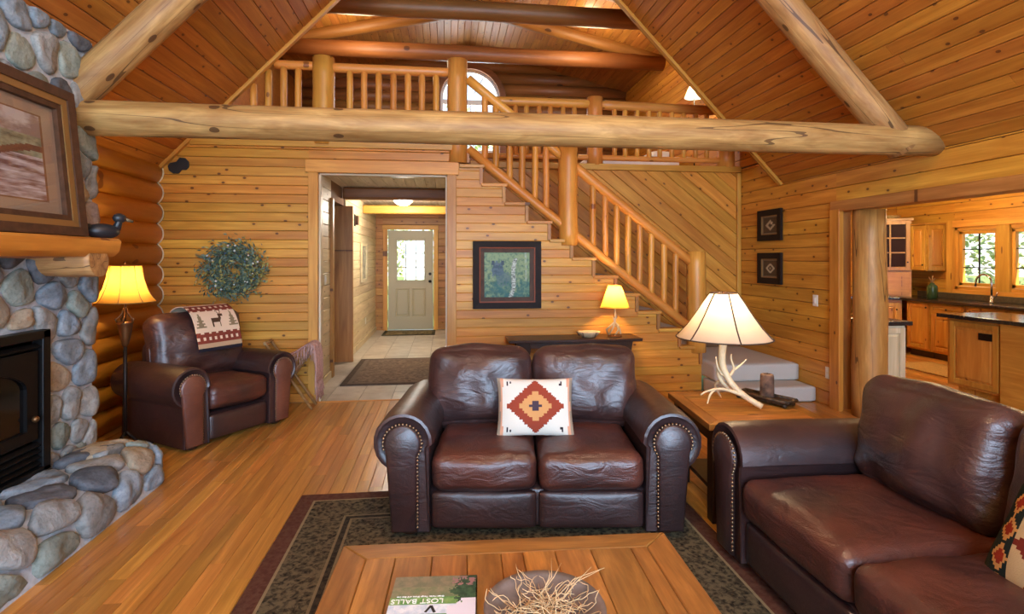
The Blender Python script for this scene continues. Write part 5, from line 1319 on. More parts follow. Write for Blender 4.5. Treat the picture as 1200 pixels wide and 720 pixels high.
# ================================================================== TEXTILES ON SEATS
def kilim(u, v):
    """cream cushion with a stepped red diamond, u,v in 0..1"""
    x, z = (u - 0.5) * 2, (v - 0.5) * 2
    if abs(x) > 0.90: return lin(150, 132, 112)
    if abs(x) > 0.84: return lin(206, 150, 118)
    saw = 0.07 * abs(((x * 9) % 1.0) * 2 - 1)
    d = abs(x) / 0.76 + abs(z) / 0.92 + saw
    if d < 0.26: return lin(68, 56, 66)
    if d < 0.62: return lin(196, 142, 88)
    if d < 1.02: return lin(142, 62, 44)
    if 0.62 < abs(x) < 0.76 and 0.72 < abs(z) < 0.86 and (x * 14) % 1 > 0.45: return lin(60, 50, 52)
    return lin(214, 206, 190)
def cushion(name, label, w, h, th, loc, rot, fn, seed, side):
    mb = MB(); n = 48
    for sg in (-1, 1):    # two panels sewn along a thin edge, corners pointed
        P = []
        for i in range(n + 1):
            row = []
            for j in range(n + 1):
                x, z = -1 + 2 * j / n, -1 + 2 * i / n; e = max(0.0, (1 - abs(x) ** 2.6)) * max(0.0, (1 - abs(z) ** 2.6))
                k = 1 - 0.05 * (1 - x * x) * abs(z) ** 3; kx = 1 - 0.05 * (1 - z * z) * abs(x) ** 3
                row.append((x * w / 2 * kx, sg * (th / 2 * e ** 0.55 + 0.003) + 0.006 * noise.noise((x * 2 + seed, z * 2, 0.5)), z * h / 2 * k))
            P.append(row if sg < 0 else row[::-1])
        mb.grid(P)
    o = mb.build(name, 'woven'); o.location = loc; o.rotation_euler = rot
    paint_mesh(o, lambda c, n: fn(c.x / w + 0.5, c.z / h + 0.5) if n.y < -0.12 else side)
    return tag(o, label, 'cushion')
ax_ = Vector((cos(-0.115), sin(-0.115), 0)); ay_ = Vector((-ax_.y, ax_.x, 0)); lv = Vector((0.475, 2.79, 0.012))
cushion('throw_pillow', 'cream woven cushion with a red stepped diamond on the loveseat', 0.44, 0.325, 0.12, lv + ax_ * 0.0 + ay_ * 0.31 + Vector((0, 0, 0.595)), (radians(-20), 0, radians(-6.6)), kilim, 1, lin(160, 140, 118))
def aztec(u, v):
    x = (u - 0.5) * 2; z = (v - 0.5) * 2
    if abs(x) > 0.86: return lin(40, 44, 38)
    b = abs(x)
    if 0.45 < b < 0.8:
        q = abs(((z * 2.5) % 1) - 0.5) * 2; k = abs(b - 0.625) / 0.17
        return lin(150, 54, 40) if q + k < 0.6 else (lin(206, 160, 100) if q + k < 1.0 else lin(36, 46, 46))
    if b <= 0.45:
        q = abs(((z * 1.5) % 1) - 0.5) * 2 + b * 1.6
        return lin(200, 180, 140) if q > 0.8 else lin(120, 50, 40)
    return lin(50, 54, 46)
cushion('throw_pillow', 'dark woven cushion with red and gold zigzags on the sofa', 0.46, 0.46, 0.14, (1.84, 1.39, 0.62), (radians(-30), radians(-6), radians(-100)), aztec, 5, lin(40, 44, 38))
def deer(u, v):
    cream, red, dark, tan = lin(226, 196, 164), lin(130, 62, 48), lin(84, 60, 42), lin(190, 156, 120)
    if v < 0.05: return lin(40, 36, 44)
    if v < 0.12: return tan
    wv = 0.012 * sin(u * 2 * pi * 6)
    if 0.12 <= v < 0.29 + wv or 0.66 + wv <= v < 0.83:
        vv = (v - 0.12) if v < 0.4 else (v - 0.66); return cream if abs(vv - 0.085) < 0.018 and (u * 8) % 1 < 0.4 else red
    if v >= 0.83: return cream
    # deer
    a, b = (u - 0.5) * 0.42, (v - 0.475) * 0.5       # metres
    if (a / 0.048) ** 2 + ((b - 0.004) / 0.019) ** 2 < 1: return dark
    if 0.03 < a < 0.05 and 0 < b - 0.004 < 0.045: return dark
    if 0.04 < a < 0.072 and 0.036 < b < 0.054: return dark
    if b < 0 and b > -0.058 and (abs(a - 0.032) < 0.005 or abs(a + 0.034) < 0.005 or abs(a + 0.044) < 0.004): return dark
    if 0.05 < b < 0.085 and (abs(a - 0.046 + (b - 0.05) * 0.5) < 0.004 or abs(a - 0.056 - (b - 0.05) * 0.3) < 0.004): return dark
    for tx in (-0.15, 0.155):
        q = b + 0.055
        if 0 < q < 0.13 and abs(a - tx) < 0.032 * (1 - q / 0.13) * (1 + 0.4 * sin(q * 240)) + 0.003: return lin(140, 120, 90)
    return cream
th_ = thing('throw_blanket', 'cream and red knitted throw with a deer over the armchair back', 'blanket', (-1.665, 4.72, 0.0), radians(55.9))
Rb = Matrix.Rotation(radians(-13), 3, 'X')
pth = [(-0.222, -0.085), (-0.226, -0.02), (-0.222, 0.06), (-0.212, 0.14), (-0.188, 0.215), (-0.148, 0.275), (-0.085, 0.318), (0.0, 0.332), (0.08, 0.318), (0.135, 0.27), (0.15, 0.2)]
fine = []
for i in range(len(pth) - 1):
    for k in range(6):
        t = k / 6; p0, p1, p2, p3 = (Vector(pth[max(0, min(len(pth) - 1, i + d))]) for d in (-1, 0, 1, 2)); fine.append(0.5 * ((2 * p1) + (p2 - p0) * t + (2 * p0 - 5 * p1 + 4 * p2 - p3) * t * t + (3 * p1 - p0 - 3 * p2 + p3) * t ** 3))
P = []
for q in fine:
    row = []
    for j in range(57):
        u = j / 56; x = -0.135 + 0.40 * u
        w = Rb @ Vector((0, q.x - 0.006 * noise.noise((x * 7, q.y * 5, 1)), q.y)); row.append((x, 0.58 + w.y, 0.71 + w.z))
    P.append(row)
nrow = len(P); vis = 42.0
mb = MB().grid(P); o = mb.build('cloth', 'woven', th_)
cl_ = []
for f in range(len(o.data.polygons)):
    i, j = f // 56, f % 56; cl_ += list(deer((j + 0.5) / 56, min(1, i / vis))) * 4
o.data.color_attributes.new('paint', 'FLOAT_COLOR', 'CORNER').data.foreach_set('color', cl_)
sd = o.modifiers.new('thick', 'SOLIDIFY'); sd.thickness = 0.008; sd.offset = 1

# stick stand with a pink fringed throw
bs = thing('blanket_stand', 'folding stick stand with crossed wooden legs beside the hall casing', 'blanket stand', (-1.5, 5.55, 0))
for y in (-0.08, 0.1):
    MB().tube([(-0.22, y, 0.66), (0.22, y, 0.0)], 0.014, 8).build('leg', 'stick', bs); MB().tube([(0.23, y + 0.02, 0.63), (-0.2, y + 0.02, 0.0)], 0.014, 8).build('leg', 'stick', bs)
MB().tube([(-0.21, -0.1, 0.645), (-0.21, 0.12, 0.645)], 0.014, 8).build('crossbar', 'stick', bs); MB().tube([(0.22, -0.1, 0.615), (0.22, 0.14, 0.615)], 0.014, 8).build('crossbar', 'stick', bs)
pk = thing('pink_throw', 'dusty pink fringed throw hung over the stick stand', 'blanket', (-1.5, 5.55, 0))
P = []; r = random.Random(8)
pathx = [(-0.12, 0.50), (-0.02, 0.51), (0.08, 0.565), (0.16, 0.625), (0.215, 0.65), (0.255, 0.625), (0.268, 0.56), (0.272, 0.46), (0.27, 0.36), (0.268, 0.26)]
for i in range(21):
    y = -0.14 + 0.29 * i / 20; P.append([(x + 0.012 * sin(i * 1.3 + z * 6) * (1 if k > 5 else 0.3), y, z + 0.008 * sin(i * 0.9)) for k, (x, z) in enumerate(pathx)])
o = MB().grid(P).build('cloth', 'throw_pink', pk, subsurf=1); sd = o.modifiers.new('thick', 'SOLIDIFY'); sd.thickness = 0.008
fr = MB()
for i in range(46):
    y = -0.14 + 0.29 * i / 45; L = r.uniform(0.12, 0.2); fr.tube([(0.268, y, 0.27), (0.27 + r.uniform(-0.01, 0.015), y + r.uniform(-0.008, 0.008), 0.27 - L * 0.5), (0.268 + r.uniform(-0.015, 0.02), y + r.uniform(-0.012, 0.012), 0.27 - L)], 0.0032, 5)
for k, (x, z) in enumerate(pathx):
    for q in range(7): 
        if k < 9:
            x2, z2 = pathx[k + 1]; t = q / 7; xx, zz = x + (x2 - x) * t, z + (z2 - z) * t; fr.tube([(xx, -0.14, zz), (xx + r.uniform(-0.006, 0.012), -0.152, zz - 0.05), (xx + r.uniform(-0.008, 0.014), -0.15, zz - r.uniform(0.09, 0.16))], 0.003, 5)
o = fr.build('fringe', 'throw_pink', pk); o['kind'] = 'stuff'
# ================================================================== ON THE WALLS
def paint_wolf(u, v):
    n = nz2(u, v, 14, 2); m = nz2(u, v, 5, 7)
    c = lerp(lin(46, 88, 76), lin(132, 150, 104), 0.3 + 0.7 * v + 0.9 * n)
    if v < 0.35: c = lerp(c, lin(40, 92, 88), 0.5 + m)
    # dark grey animal half hidden behind the grass
    if ((u - 0.30) / 0.13) ** 2 + ((v - 0.62) / 0.17) ** 2 < 1 + n: c = lerp(lin(52, 70, 82), lin(84, 104, 112), 0.4 + n)
    if (abs(u - 0.19) < 0.035 and 0.72 < v < 0.82) or (abs(u - 0.40) < 0.035 and 0.72 < v < 0.82): c = lin(50, 66, 76)
    if ((u - 0.42) / 0.16) ** 2 + ((v - 0.42) / 0.16) ** 2 < 1 + n: c = lerp(c, lin(70, 92, 100), 0.7)
    # birch trunk
    tx = 0.72 - 0.14 * (1 - v) + 0.03 * sin(v * 7)
    if abs(u - tx) < 0.045 and v < 0.86: c = lerp(lin(190, 196, 180), lin(96, 100, 90), 0.5 + 1.6 * nz2(u, v * 3, 16, 5))
    if abs(u - 0.93 + 0.02 * v) < 0.02 and v > 0.35: c = lerp(lin(160, 172, 150), c, 0.4 + n)
    return c
t = framed('wall_painting', 'dark framed green forest painting with a grey animal and birch trunk', 'picture', 0.72, 0.71, 0.1,
           [('outer_frame', 0.065, 'frame_dark', 0.045), ('red_fillet', 0.012, 'red_fillet', 0.05), ('inner_frame', 0.042, 'frame_brown', 0.03)], paint_wolf, 'dark_wood')
t.location = (0.645, YB - 0.008, 0.932)
def paint_motif(kind):
    def f(u, v):
        x, z = (u - 0.5) * 2, (v - 0.5) * 2; m = max(abs(x), abs(z))
        if m > 0.86: return lin(120, 100, 74)
        if m > 0.78: return lin(64, 44, 32)
        d = abs(x) + abs(z)
        if kind == 0:
            if 0.3 < d < 0.62 and not (x > 0.1 and z > 0.1): return lin(176, 156, 124)
            if (x - 0.15) ** 2 + (z - 0.25) ** 2 < 0.03: return lin(190, 170, 136)
        else:
            if 0.36 < d < 0.6: return lin(188, 170, 136)
            if d < 0.18: return lin(150, 126, 92)
        return lin(74, 54, 36) if ((x * 5) % 1 - 0.5) * ((z * 5) % 1 - 0.5) > 0 else lin(88, 66, 44)
    return f
for k, (z, lab) in enumerate(((1.665, 'upper small dark square framed motif on the right wall'), (1.165, 'lower small dark square framed diamond motif on the right wall'))):
    t = framed('framed_motif', lab, 'picture', 0.46, 0.36, 0.08, [('frame', 0.07, 'frame_dark', 0.03), ('fillet', 0.008, 'gold_fillet', 0.022)], paint_motif(k), 'dark_wood', group='square frames on the right wall')
    t.location = (XR - 0.008, 5.92, z); t.rotation_euler = (0, 0, -pi / 2)
    t.scale = (1.0, 1.0, 1.0)
def wall_plate(name, label, loc, rz, kind):
    t = thing(name, label, 'switch' if kind == 'switch' else 'outlet', loc, rz)
    MB().box(-0.036, 0.036, -0.008, 0.0, -0.058, 0.058).build('plate', 'plate', t, 0.003)
    if kind == 'switch': MB().box(-0.014, 0.014, -0.013, -0.008, -0.028, 0.028).build('rocker', 'white_paint', t, 0.002)
    else:
        for z in (-0.025, 0.025): MB().box(-0.016, 0.016, -0.011, -0.008, z - 0.016, z + 0.016).build('socket', 'white_paint', t, 0.003)
wall_plate('light_switch', 'cream light switch plate beside the kitchen opening', (XR - 0.001, 5.155, 1.03), -pi / 2, 'switch')
wall_plate('power_outlet', 'cream power outlet low beside the kitchen opening', (XR - 0.001, 4.97, 0.33), -pi / 2, 'outlet')
wall_plate('light_switch', 'white light switch plate inside the hall opening', (HX0 + 0.001, 6.62, 1.21), pi / 2, 'switch')
wall_plate('power_outlet', 'white power outlet low on the hall wall', (HX0 + 0.001, 9.85, 0.36), pi / 2, 'outlet')
# black cut-out ornament
oc = [(390, 300), (400, 285), (430, 280), (445, 260), (470, 262), (488, 280), (488, 305), (475, 318), (455, 318), (440, 335), (415, 335), (395, 320)]
pp = [at(100 + a / 4, 120 + b / 4, Y=YB) for a, b in oc]; c0 = Vector((-2.6, YB, 2.36))
poly = [(p.x - c0.x, p.z - c0.z) for p in pp]
if area(poly) < 0: poly = poly[::-1]
o = MB().prism(poly, (1, 0, 0), (0, 0, 1), (0, -1, 0), (0, 0, 0), 0.02).build('wall_ornament', 'iron_deco', None, 0.004); o.location = c0; tag(o, 'small black cut-out ornament high on the boarded wall', 'wall ornament')

# wreath
wr_ = thing('wreath', 'round green wreath with pale berries on the boarded wall', 'wreath', (-2.07, YB - 0.05, 1.345))
r = random.Random(21); RW = 0.205
for k in range(3): MB().tube([((RW + 0.02 * sin(5 * a + k * 2)) * cos(a), 0.01 * cos(4 * a + k) , (RW + 0.02 * sin(5 * a + k * 2)) * sin(a)) for a in [2 * pi * i / 40 for i in range(41)]], 0.012, 6, cap=False).build('vine_ring', 'bark', wr_)
lf, dryl = MB(), MB()
for i in range(2600):
    a = r.uniform(0, 2 * pi); rr = RW + max(-0.15, r.gauss(-0.01, 0.06)); y = -abs(r.gauss(0, 0.035)) + 0.0
    p = Vector((rr * cos(a), y, rr * sin(a))); dr_ = Vector((-sin(a) * 0.8 + r.gauss(0, 0.6) + 0.5 * (rr - RW) * 10 * cos(a), -abs(r.gauss(0, 0.35)), cos(a) * 0.8 + r.gauss(0, 0.6) + 0.5 * (rr - RW) * 10 * sin(a))).normalized()
    s_ = r.uniform(0.025, 0.055); sd_ = dr_.cross(Vector((r.gauss(0, 1), r.gauss(0, 1), r.gauss(0, 1)))).normalized() * s_ * 0.2
    (dryl if r.random() < 0.2 or (a < 0.5 or a > 5.6) and r.random() < 0.3 else lf).add([p, p + dr_ * s_ * 0.5 + sd_, p + dr_ * s_, p + dr_ * s_ * 0.5 - sd_], [(0, 1, 2, 3)])
for i in range(14):   # stray sprigs
    a = r.uniform(0, 2 * pi); p = Vector((0.24 * cos(a), -0.01, 0.24 * sin(a))); L = r.uniform(0.05, 0.11); (dryl if i % 2 else lf).tube([p, p + Vector((cos(a + 0.5), -0.2, sin(a + 0.5))) * L], [0.003, 0.001], 5)
for i in range(8): p = Vector((-0.22, -0.01, 0.10)); lf.tube([p, p + Vector((-0.12 - 0.02 * r.random(), -0.02, 0.03 + 0.04 * r.random()))], [0.004, 0.001], 5)
o = lf.build('leaves', 'wreath_leaf', wr_); o['kind'] = 'stuff'; o = dryl.build('dried_grass', 'wreath_dry', wr_); o['kind'] = 'stuff'
for i in range(26):
    a = r.uniform(0, 2 * pi); rr = RW + r.gauss(0, 0.035); MB().ball((rr * cos(a), -0.055, rr * sin(a)), r.uniform(0.007, 0.013), 6).build('berry', 'berry' if i % 3 else 'berry_blue', wr_)

# ================================================================== HALL
dr = thing('door_1', 'grey green front door with nine glass panes and two panels', 'door', ((DX0 + DX1) / 2, YE + 0.03, 0.012), kind='structure')
dw2, dh = (DX1 - DX0) / 2 - 0.004, DZ - 0.01
gx, gz0, gz1 = 0.30, 0.98, 1.84
sl_ = MB().box(-dw2, -gx, 0, 0.045, 0, dh).box(gx, dw2, 0, 0.045, 0, dh).box(-gx, gx, 0, 0.045, 0, gz0).box(-gx, gx, 0, 0.045, gz1, dh); sl_.build('slab', 'door_paint', dr)
hb('glazing_frame', (-gx + 0.012, -0.006, (gz0 + gz1) / 2), (0.03, 0.02, gz1 - gz0 + 0.03), 'door_paint', dr); hb('glazing_frame', (gx - 0.012, -0.006, (gz0 + gz1) / 2), (0.03, 0.02, gz1 - gz0 + 0.03), 'door_paint', dr)
hb('glazing_frame', (0, -0.006, gz0 + 0.012), (2 * gx, 0.02, 0.03), 'door_paint', dr); hb('glazing_frame', (0, -0.006, gz1 - 0.012), (2 * gx, 0.02, 0.03), 'door_paint', dr)
for i in (1, 2):
    x = -gx + 2 * gx * i / 3; MB().box(x - 0.009, x + 0.009, -0.004, 0.03, gz0, gz1).build('muntin', 'door_paint', dr)
    z = gz0 + (gz1 - gz0) * i / 3; MB().box(-gx, gx, -0.004, 0.03, z - 0.009, z + 0.009).build('muntin', 'door_paint', dr)
for i in range(3):
    for j in range(3): MB().box(-gx + 2 * gx * i / 3, -gx + 2 * gx * (i + 1) / 3, 0.02, 0.024, gz0 + (gz1 - gz0) * j / 3, gz0 + (gz1 - gz0) * (j + 1) / 3).build('pane', 'glass', dr)
for x in (-0.165, 0.165):
    P = [[(x + sx * a, y, 0.27 + (0.56 if sz > 0 else 0) * 1.0 - sz * b) for sx, sz in ((-1, -1), (1, -1), (1, 1), (-1, 1))] for a, b, y in ((0.135, 0.0, 0.0), (0.125, 0.012, 0.010), (0.105, 0.03, 0.010), (0.09, 0.045, -0.006))]
    P = [[(x + sx * a, y, (0.27 + b) if sz < 0 else (0.83 - b)) for sx, sz in ((-1, -1), (1, -1), (1, 1), (-1, 1))] for a, b, y in ((0.138, -0.003, -0.001), (0.130, 0.006, -0.012), (0.112, 0.024, -0.003), (0.095, 0.042, -0.010))]
    mb = MB().grid(P, cv=True, smooth=False); mb.f.append([12, 13, 14, 15]); mb.mi.append(0); mb.sm.append(False); mb.build('panel', 'door_paint', dr)
MB().tube([(0.39, 0, 0.98), (0.39, -0.05, 0.98)], 0.012, 8).ball((0.39, -0.065, 0.98), 0.03, 8).lathe([(0.032, 0)], 4).build('door_knob', 'black_iron', dr)
MB().tube([(0.39, 0, 1.13), (0.39, -0.03, 1.13)], 0.03, 12).build('deadbolt', 'black_iron', dr)
dl = thing('dome_light', 'white glass dome ceiling light in the hall', 'ceiling light', (-0.66, 8.75, 2.40))
MB().lathe([(0.05, 0.0), (0.05, 0.04)], 16).build('mount', 'bronze', dl)
MB().lathe([(0.15, -0.03), (0.16, -0.02), (0.16, 0.0), (0.0, 0.0)], 24).build('base_ring', 'bronze', dl)
MB().lathe([(0.0, -0.11), (0.05, -0.105), (0.10, -0.085), (0.135, -0.055), (0.148, -0.03)], 24).build('glass_dome', plain('dome_glow', lin(255, 250, 240), emit=(lin(255, 240, 214), 7.0)), dl)
light('dome_light_lamp', 'POINT', (0, 0, -0.2), 42, (1.0, 0.92, 0.80), 0.1, parent=dl)
wc = thing('hall_sconce', 'small dark wall sconce on the hall wall', 'wall light', (HX0 + 0.001, 8.7, 1.96), pi / 2)
MB().box(-0.06, 0.06, -0.015, 0, 0.0, 0.18).build('back_plate', 'black_iron', wc, 0.004); MB().box(-0.045, 0.045, -0.06, -0.015, 0.02, 0.16).build('shade_box', 'brown_frame', wc, 0.004)
t = framed('hall_mirror', 'narrow pale framed picture on the hall wall', 'picture', 0.62, 0.66, 0.05, [('frame', 0.05, 'pine_pale', 0.03)], lambda u, v: lerp(lin(110, 104, 92), lin(176, 170, 150), 0.5 + nz2(u, v, 4, 9)), 'dark_wood')
t.location = (HX0 + 0.008, 9.55, 1.06); t.rotation_euler = (0, 0, pi / 2)

# ================================================================== KITCHEN
def raised(parent, c, w, h, R, name='door', knob=None, mat='cabinet', pull='black_iron', glass=False):
    """raised panel door or drawer front: local x across, z up, front -y"""
    d = bpy.data.objects.new(name, None)
    fw = min(0.055, h * 0.28)
    mb = MB().box(-w / 2, -w / 2 + fw, -0.02, 0, -h / 2, h / 2).box(w / 2 - fw, w / 2, -0.02, 0, -h / 2, h / 2).box(-w / 2 + fw, w / 2 - fw, -0.02, 0, h / 2 - fw, h / 2).box(-w / 2 + fw, w / 2 - fw, -0.02, 0, -h / 2, -h / 2 + fw)
    if not glass:
        a, b = w / 2 - fw, h / 2 - fw
        P = [[(sx * (a - i), y, sz * (b - i)) for sx, sz in ((-1, -1), (1, -1), (1, 1), (-1, 1))] for i, y in ((0, -0.006), (0.008, -0.006), (0.03, -0.018))]
        mb.grid(P, cv=True, smooth=False); k = len(mb.v) - 4; mb.f.append([k, k + 1, k + 2, k + 3]); mb.mi.append(0); mb.sm.append(False)
    mb.v = [(z, x, y) for x, y, z in mb.v] if h > w else mb.v
    o = mb.build(name, mat, parent, 0.003)
    Q = Matrix(((0, 1, 0), (0, 0, 1), (1, 0, 0))) if h > w else Matrix.Identity(3)
    o.matrix_local = Matrix.Translation(c) @ (R @ Q).to_4x4()
    bpy.data.objects.remove(d)
    if knob:
        kb = MB().ball((0, -0.03, 0), 0.013, 6).tube([(0, -0.02, 0), (0, -0.03, 0)], 0.006, 6).build('knob', pull, o)
        kb.matrix_local = (R @ Q).to_4x4().inverted() @ R.to_4x4() @ Matrix.Translation((knob[0], 0, knob[1]))
    return o
I3 = Matrix.Identity(3); RXm = Matrix.Rotation(-pi / 2, 3, 'Z')      # front faces -X
CTZ = 0.86
def base_unit(y0, y1, label, drawer=True, doors=1):
    t = thing('base_cabinet', label, 'cabinet', (7.0, (y0 + y1) / 2, 0), -pi / 2, group='base cabinets under the kitchen window'); w = y1 - y0
    MB().box(-w / 2, w / 2, 0.0, 0.52, 0.1, CTZ - 0.041).build('body', 'cabinet', t); MB().box(-w / 2, w / 2, 0.06, 0.5, 0, 0.1).build('toe_kick', 'dark_wood', t)
    z1 = CTZ - 0.06
    if drawer: raised(t, (0, -0.001, z1 - 0.065), w - 0.03, 0.13, I3, 'drawer', (0, 0)); z1 -= 0.15
    for k in range(doors):
        dw_ = (w - 0.03) / doors; raised(t, (-w / 2 + 0.015 + dw_ * (k + 0.5), -0.001, (0.13 + z1) / 2), dw_ - 0.006, z1 - 0.13, I3, 'door', (dw_ / 2 - 0.03 if k % 2 == 0 else -dw_ / 2 + 0.03, (z1 - 0.13) / 2 - 0.06))
    return t
base_unit(7.15, 7.55, 'honey base cabinet with a narrow full height door by the corner', drawer=False)
base_unit(6.60, 7.14, 'honey base cabinet with drawer and door under the faucet')
base_unit(6.05, 6.59, 'honey base cabinet with drawer and door beside the sink')
base_unit(5.50, 6.04, 'honey base cabinet with drawer and door beyond the sink')
base_unit(4.90, 5.49, 'honey base cabinet with drawer and double doors at the counter end', doors=2)
# diagonal corner units
R45 = Matrix.Rotation(radians(-34), 3, 'Z')
cb = thing('corner_cabinet', 'diagonal corner base cabinet with one panelled door', 'cabinet', (6.76, 7.78, 0), radians(-34))
MB().box(-0.27, 0.27, 0.0, 0.3, 0.1, CTZ - 0.041).build('body', 'cabinet', cb); MB().box(-0.26, 0.26, 0.06, 0.3, 0, 0.1).build('toe_kick', 'dark_wood', cb)
raised(cb, (0, -0.001, 0.45), 0.48, 0.64, I3, 'door', (0.2, 0.22))
co = MB().prism([(6.9, 4.85), (7.545, 4.85), (7.545, 8.34), (6.2, 8.34), (6.2, 8.08), (6.52, 7.88), (6.93, 7.6)], (1, 0, 0), (0, 1, 0), (0, 0, 1), (0, 0, CTZ - 0.04), 0.04).build('countertop', 'granite', None, 0.004); tag(co, 'dark granite countertop under the kitchen windows', 'countertop')
o = MB().box(7.505, 7.545, 4.85, 7.9, CTZ + 0.001, CTZ + 0.085).build('backsplash', 'backsplash', None, 0.003); tag(o, 'low olive stone backsplash behind the sink', 'backsplash')
gc = thing('glass_cabinet', 'corner wall cabinet with a six pane arched glass door', 'cabinet', (6.98, 7.85, 1.26), radians(-34))
MB().box(-0.28, 0.28, 0.01, 0.28, 0, 0.80).build('body', 'cabinet', gc); 
gd = raised(gc, (0, -0.001, 0.40), 0.52, 0.78, I3, 'door', (0.225, -0.26), glass=True)
MB().box(-0.2, 0.2, -0.004, 0.004, 0.06, 0.74).build('pane', 'cabinet_glass', gc)
MB().box(-0.01, 0.01, -0.018, -0.004, 0.06, 0.74).build('muntin', 'cabinet', gc)
for z in (0.29, 0.52): MB().box(-0.2, 0.2, -0.018, -0.004, z - 0.01, z + 0.01).build('muntin', 'cabinet', gc)
hb('crown', (0, -0.01, 0.81), (0.6, 0.06, 0.04), 'cabinet', gc)
ga = thing('counter_cupboard', 'plain panelled cupboard between corner counter and glass cabinet', 'cabinet', (6.98, 7.85, CTZ + 0.002), radians(-34))
MB().box(-0.28, 0.28, 0.02, 0.28, 0, 0.394).build('body', 'cabinet', ga); MB().box(-0.25, 0.25, 0.005, 0.02, 0.02, 0.38).build('tambour_door', 'cabinet', ga, 0.003)
wcab = thing('wall_cabinet', 'honey wall cabinet with panelled door beside the kitchen window', 'cabinet', (7.22, 7.58, 1.27), -pi / 2)
MB().box(-0.14, 0.14, 0.0, 0.325, 0, 0.70).build('body', 'cabinet', wcab); raised(wcab, (0, -0.001, 0.35), 0.27, 0.68, I3, 'door', (0.1, -0.26))
raised(wcab, (0.141, 0.165, 0.35), 0.30, 0.68, Matrix.Rotation(pi / 2, 3, 'Z'), 'side_panel')
hb('crown', (0, 0.15, 0.715), (0.32, 0.38, 0.03), 'cabinet', wcab)
# faucet, bottles, basket
fa = thing('faucet', 'tall gooseneck steel kitchen faucet', 'faucet', (7.28, 6.50, CTZ))
MB().lathe([(0.028, 0), (0.03, 0.01), (0.022, 0.02), (0.02, 0.08), (0.014, 0.1)], 14).build('base', 'steel', fa)
MB().tube([(0, 0, 0.08)] + [(0, 0.0, 0.24)] + [(0, 0.11 - 0.11 * cos(a), 0.27 + 0.11 * sin(a)) for a in [pi * i / 10 for i in range(11)]] + [(0, 0.225, 0.21)], 0.012, 10).build('spout', 'steel', fa)
MB().tube([(0, -0.02, 0.07), (0, -0.06, 0.10), (0, -0.075, 0.15)], [0.01, 0.008, 0.006], 8).build('lever', 'steel', fa)
gb = thing('green_bottle', 'dark green ceramic jar on the kitchen counter', 'jar', (7.24, 7.36, CTZ))
MB().lathe([(0.06, 0), (0.068, 0.01), (0.07, 0.16), (0.062, 0.19), (0.03, 0.215), (0.026, 0.235), (0.0, 0.236)], 18).build('jar_body', 'green_glass', gb)
for k in range(3): MB().tube([(0, 0, 0.22), (0.02 * cos(k * 2), 0.02 * sin(k * 2), 0.27), (0.045 * cos(k * 2), 0.045 * sin(k * 2), 0.30 + 0.02 * k)], 0.006, 6).build('utensil', 'stick', gb)
bsq = thing('serving_basket', 'round woven basket plate on top of the glass cabinet', 'basket', (7.06, 7.98, 2.062), radians(-34))
MB().lathe([(0.0, 0.0), (0.08, 0.0), (0.14, 0.03), (0.165, 0.07), (0.155, 0.072), (0.13, 0.04), (0.07, 0.012), (0.0, 0.012)], 26).build('bowl', 'basket', bsq)
MB().tube([(0.163 * cos(2 * pi * i / 24), 0.163 * sin(2 * pi * i / 24), 0.072) for i in range(25)], 0.008, 6).build('rim', 'basket', bsq)
# island
isl = thing('kitchen_island', 'honey wood kitchen island with dark counter and panelled door', 'kitchen island', (5.75, 4.2, 0))
MB().box(-0.33, 0.3, -1.35, 1.12, 0.1, CTZ - 0.041).build('body', 'cabinet', isl); MB().box(-0.27, 0.25, -1.3, 1.05, 0, 0.1).build('toe_kick', 'cabinet', isl)
hb('end_panel', (-0.345, -0.4, (CTZ - 0.04) / 2), (0.03, 1.86, CTZ - 0.042), 'cabinet', isl)
d_ = raised(isl, (-0.331, 0.82, 0.46), 0.52, 0.66, RXm, 'door')
MB().box(-0.362, -0.345, 0.62, 0.75, 0.63, 0.70).build('vent_slot', 'black_metal', isl)
MB().box(-0.40, 0.36, -1.42, 1.19, CTZ - 0.04, CTZ).build('countertop', 'granite', isl, 0.004)
pn_ = thing('peninsula_cabinet', 'pale panelled cabinet end with granite top behind the log post', 'cabinet', (4.20, 5.2, 0))
MB().box(-0.13, 0.17, -0.46, 0.5, 0.0, CTZ - 0.041).build('body', 'pine_pale', pn_); raised(pn_, (0.02, -0.461, 0.44), 0.28, 0.72, I3, 'end_panel', mat='pine_pale')
MB().box(-0.15, 0.22, -0.50, 0.55, CTZ - 0.04, CTZ).build('countertop', 'granite', pn_, 0.004)
# added ceiling lamps, out of view, that brighten the kitchen
for i, (x, y) in enumerate(((6.0, 3.6), (6.3, 6.3), (5.2, 7.4))):
    k = thing('kitchen_fill_fixture', ['added unseen kitchen fill light over the island', 'added unseen kitchen fill light before the sink', 'added unseen kitchen fill light by the far wall'][i], 'ceiling light', (x, y, KZ))
    MB().lathe([(0.0, -0.06), (0.1, -0.055), (0.15, -0.03), (0.16, 0.0)], 20).build('glass_dome', bpy.data.materials['dome_glow'], k)
    light('kitchen_fill', 'POINT', (0, 0, -0.15), 34, (1.0, 0.78, 0.40), 0.12, parent=k)

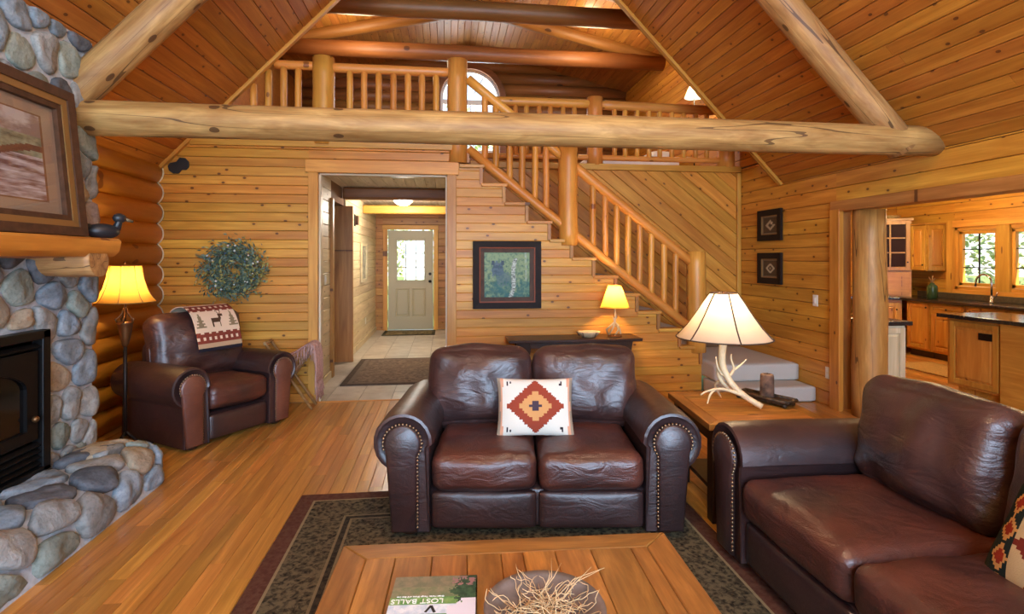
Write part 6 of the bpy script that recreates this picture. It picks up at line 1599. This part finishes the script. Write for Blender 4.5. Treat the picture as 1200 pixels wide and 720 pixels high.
# ================================================================== LOFT THINGS
ll = thing('loft_lamp', 'white shaded floor lamp standing in the loft', 'lamp', (3.42, 7.2, LOFT))
MB().lathe([(0.11, 0), (0.11, 0.015), (0.02, 0.03), (0.0, 0.03)], 18).build('base', 'black_iron', ll); MB().tube([(0, 0, 0.02), (0, 0, 1.26)], 0.01, 8).build('pole', 'black_iron', ll)
shade(ll, [(0.13, 1.07), (0.07, 1.20), (0.035, 1.27)], (0, 0, 0), 'shade_white')
light('loft_lamp_light', 'POINT', (0, 0, 1.14), 10, (1.0, 0.82, 0.58), 0.03, parent=ll)
bd = thing('daybed', 'low bed with white linen behind the loft railing', 'bed', (2.9, 8.6, LOFT))
MB().rbox((0, 0, 0.30), (0.75, 0.45, 0.11), 0.06, 12, puff=(0, 0, 0.03)).build('mattress', 'bed_linen', bd)
MB().box(-0.78, 0.78, -0.47, 0.47, 0.08, 0.19).build('frame', 'pine_loft', bd, 0.01)
for sx in (-1, 1):
    for sy in (-1, 1): MB().box(sx * 0.72 - 0.03, sx * 0.72 + 0.03, sy * 0.42 - 0.03, sy * 0.42 + 0.03, 0, 0.08).build('leg', 'pine_loft', bd)
MB().rbox((0.52, 0, 0.47), (0.18, 0.3, 0.07), 0.06, 10, puff=(0, 0, 0.04)).build('pillow', 'bed_linen', bd)
for x, lab in ((-1.3, 'added hidden fill fixture on the left slope of the loft ceiling'), (2.25, 'added hidden fill fixture on the right slope of the loft ceiling')):  # fixtures added behind the tie beam to lift the loft brightness
    ld = thing('loft_fill_fixture', lab, 'ceiling light', (x, 8.3, LZE + (LZR - LZE) * (1 - abs(x - XC) / (XR - XC)) - 0.03))
    MB().lathe([(0.0, -0.05), (0.09, -0.045), (0.13, -0.02), (0.14, 0.0)], 20).build('glass_dome', bpy.data.materials['dome_glow'], ld)
    light('loft_fill', 'POINT', (0, 0, -0.6), 30, (1.0, 0.76, 0.46), 0.25, parent=ld)

# invented pendant below the ridge, above the frame, as warm fill for the great room
pl_ = thing('added_pendant', 'added unseen fill pendant hanging from the ridge over the seating', 'ceiling light', (XC, 1.2, 4.55))
MB().tube([(0, 0, 0.2), (0, 0, ZR - 4.6)], 0.012, 8).build('rod', 'black_iron', pl_)
MB().lathe([(0.0, 0.2), (0.16, 0.19), (0.24, 0.10), (0.25, 0.06)], 24).build('canopy', 'black_iron', pl_)
MB().lathe([(0.0, -0.06), (0.12, -0.045), (0.2, 0.0), (0.24, 0.07)], 24).build('glass_dome', bpy.data.materials['dome_glow'], pl_)
light('pendant_fill', 'POINT', (0, 0, -0.18), 75, (1.0, 0.74, 0.44), 0.2, parent=pl_)
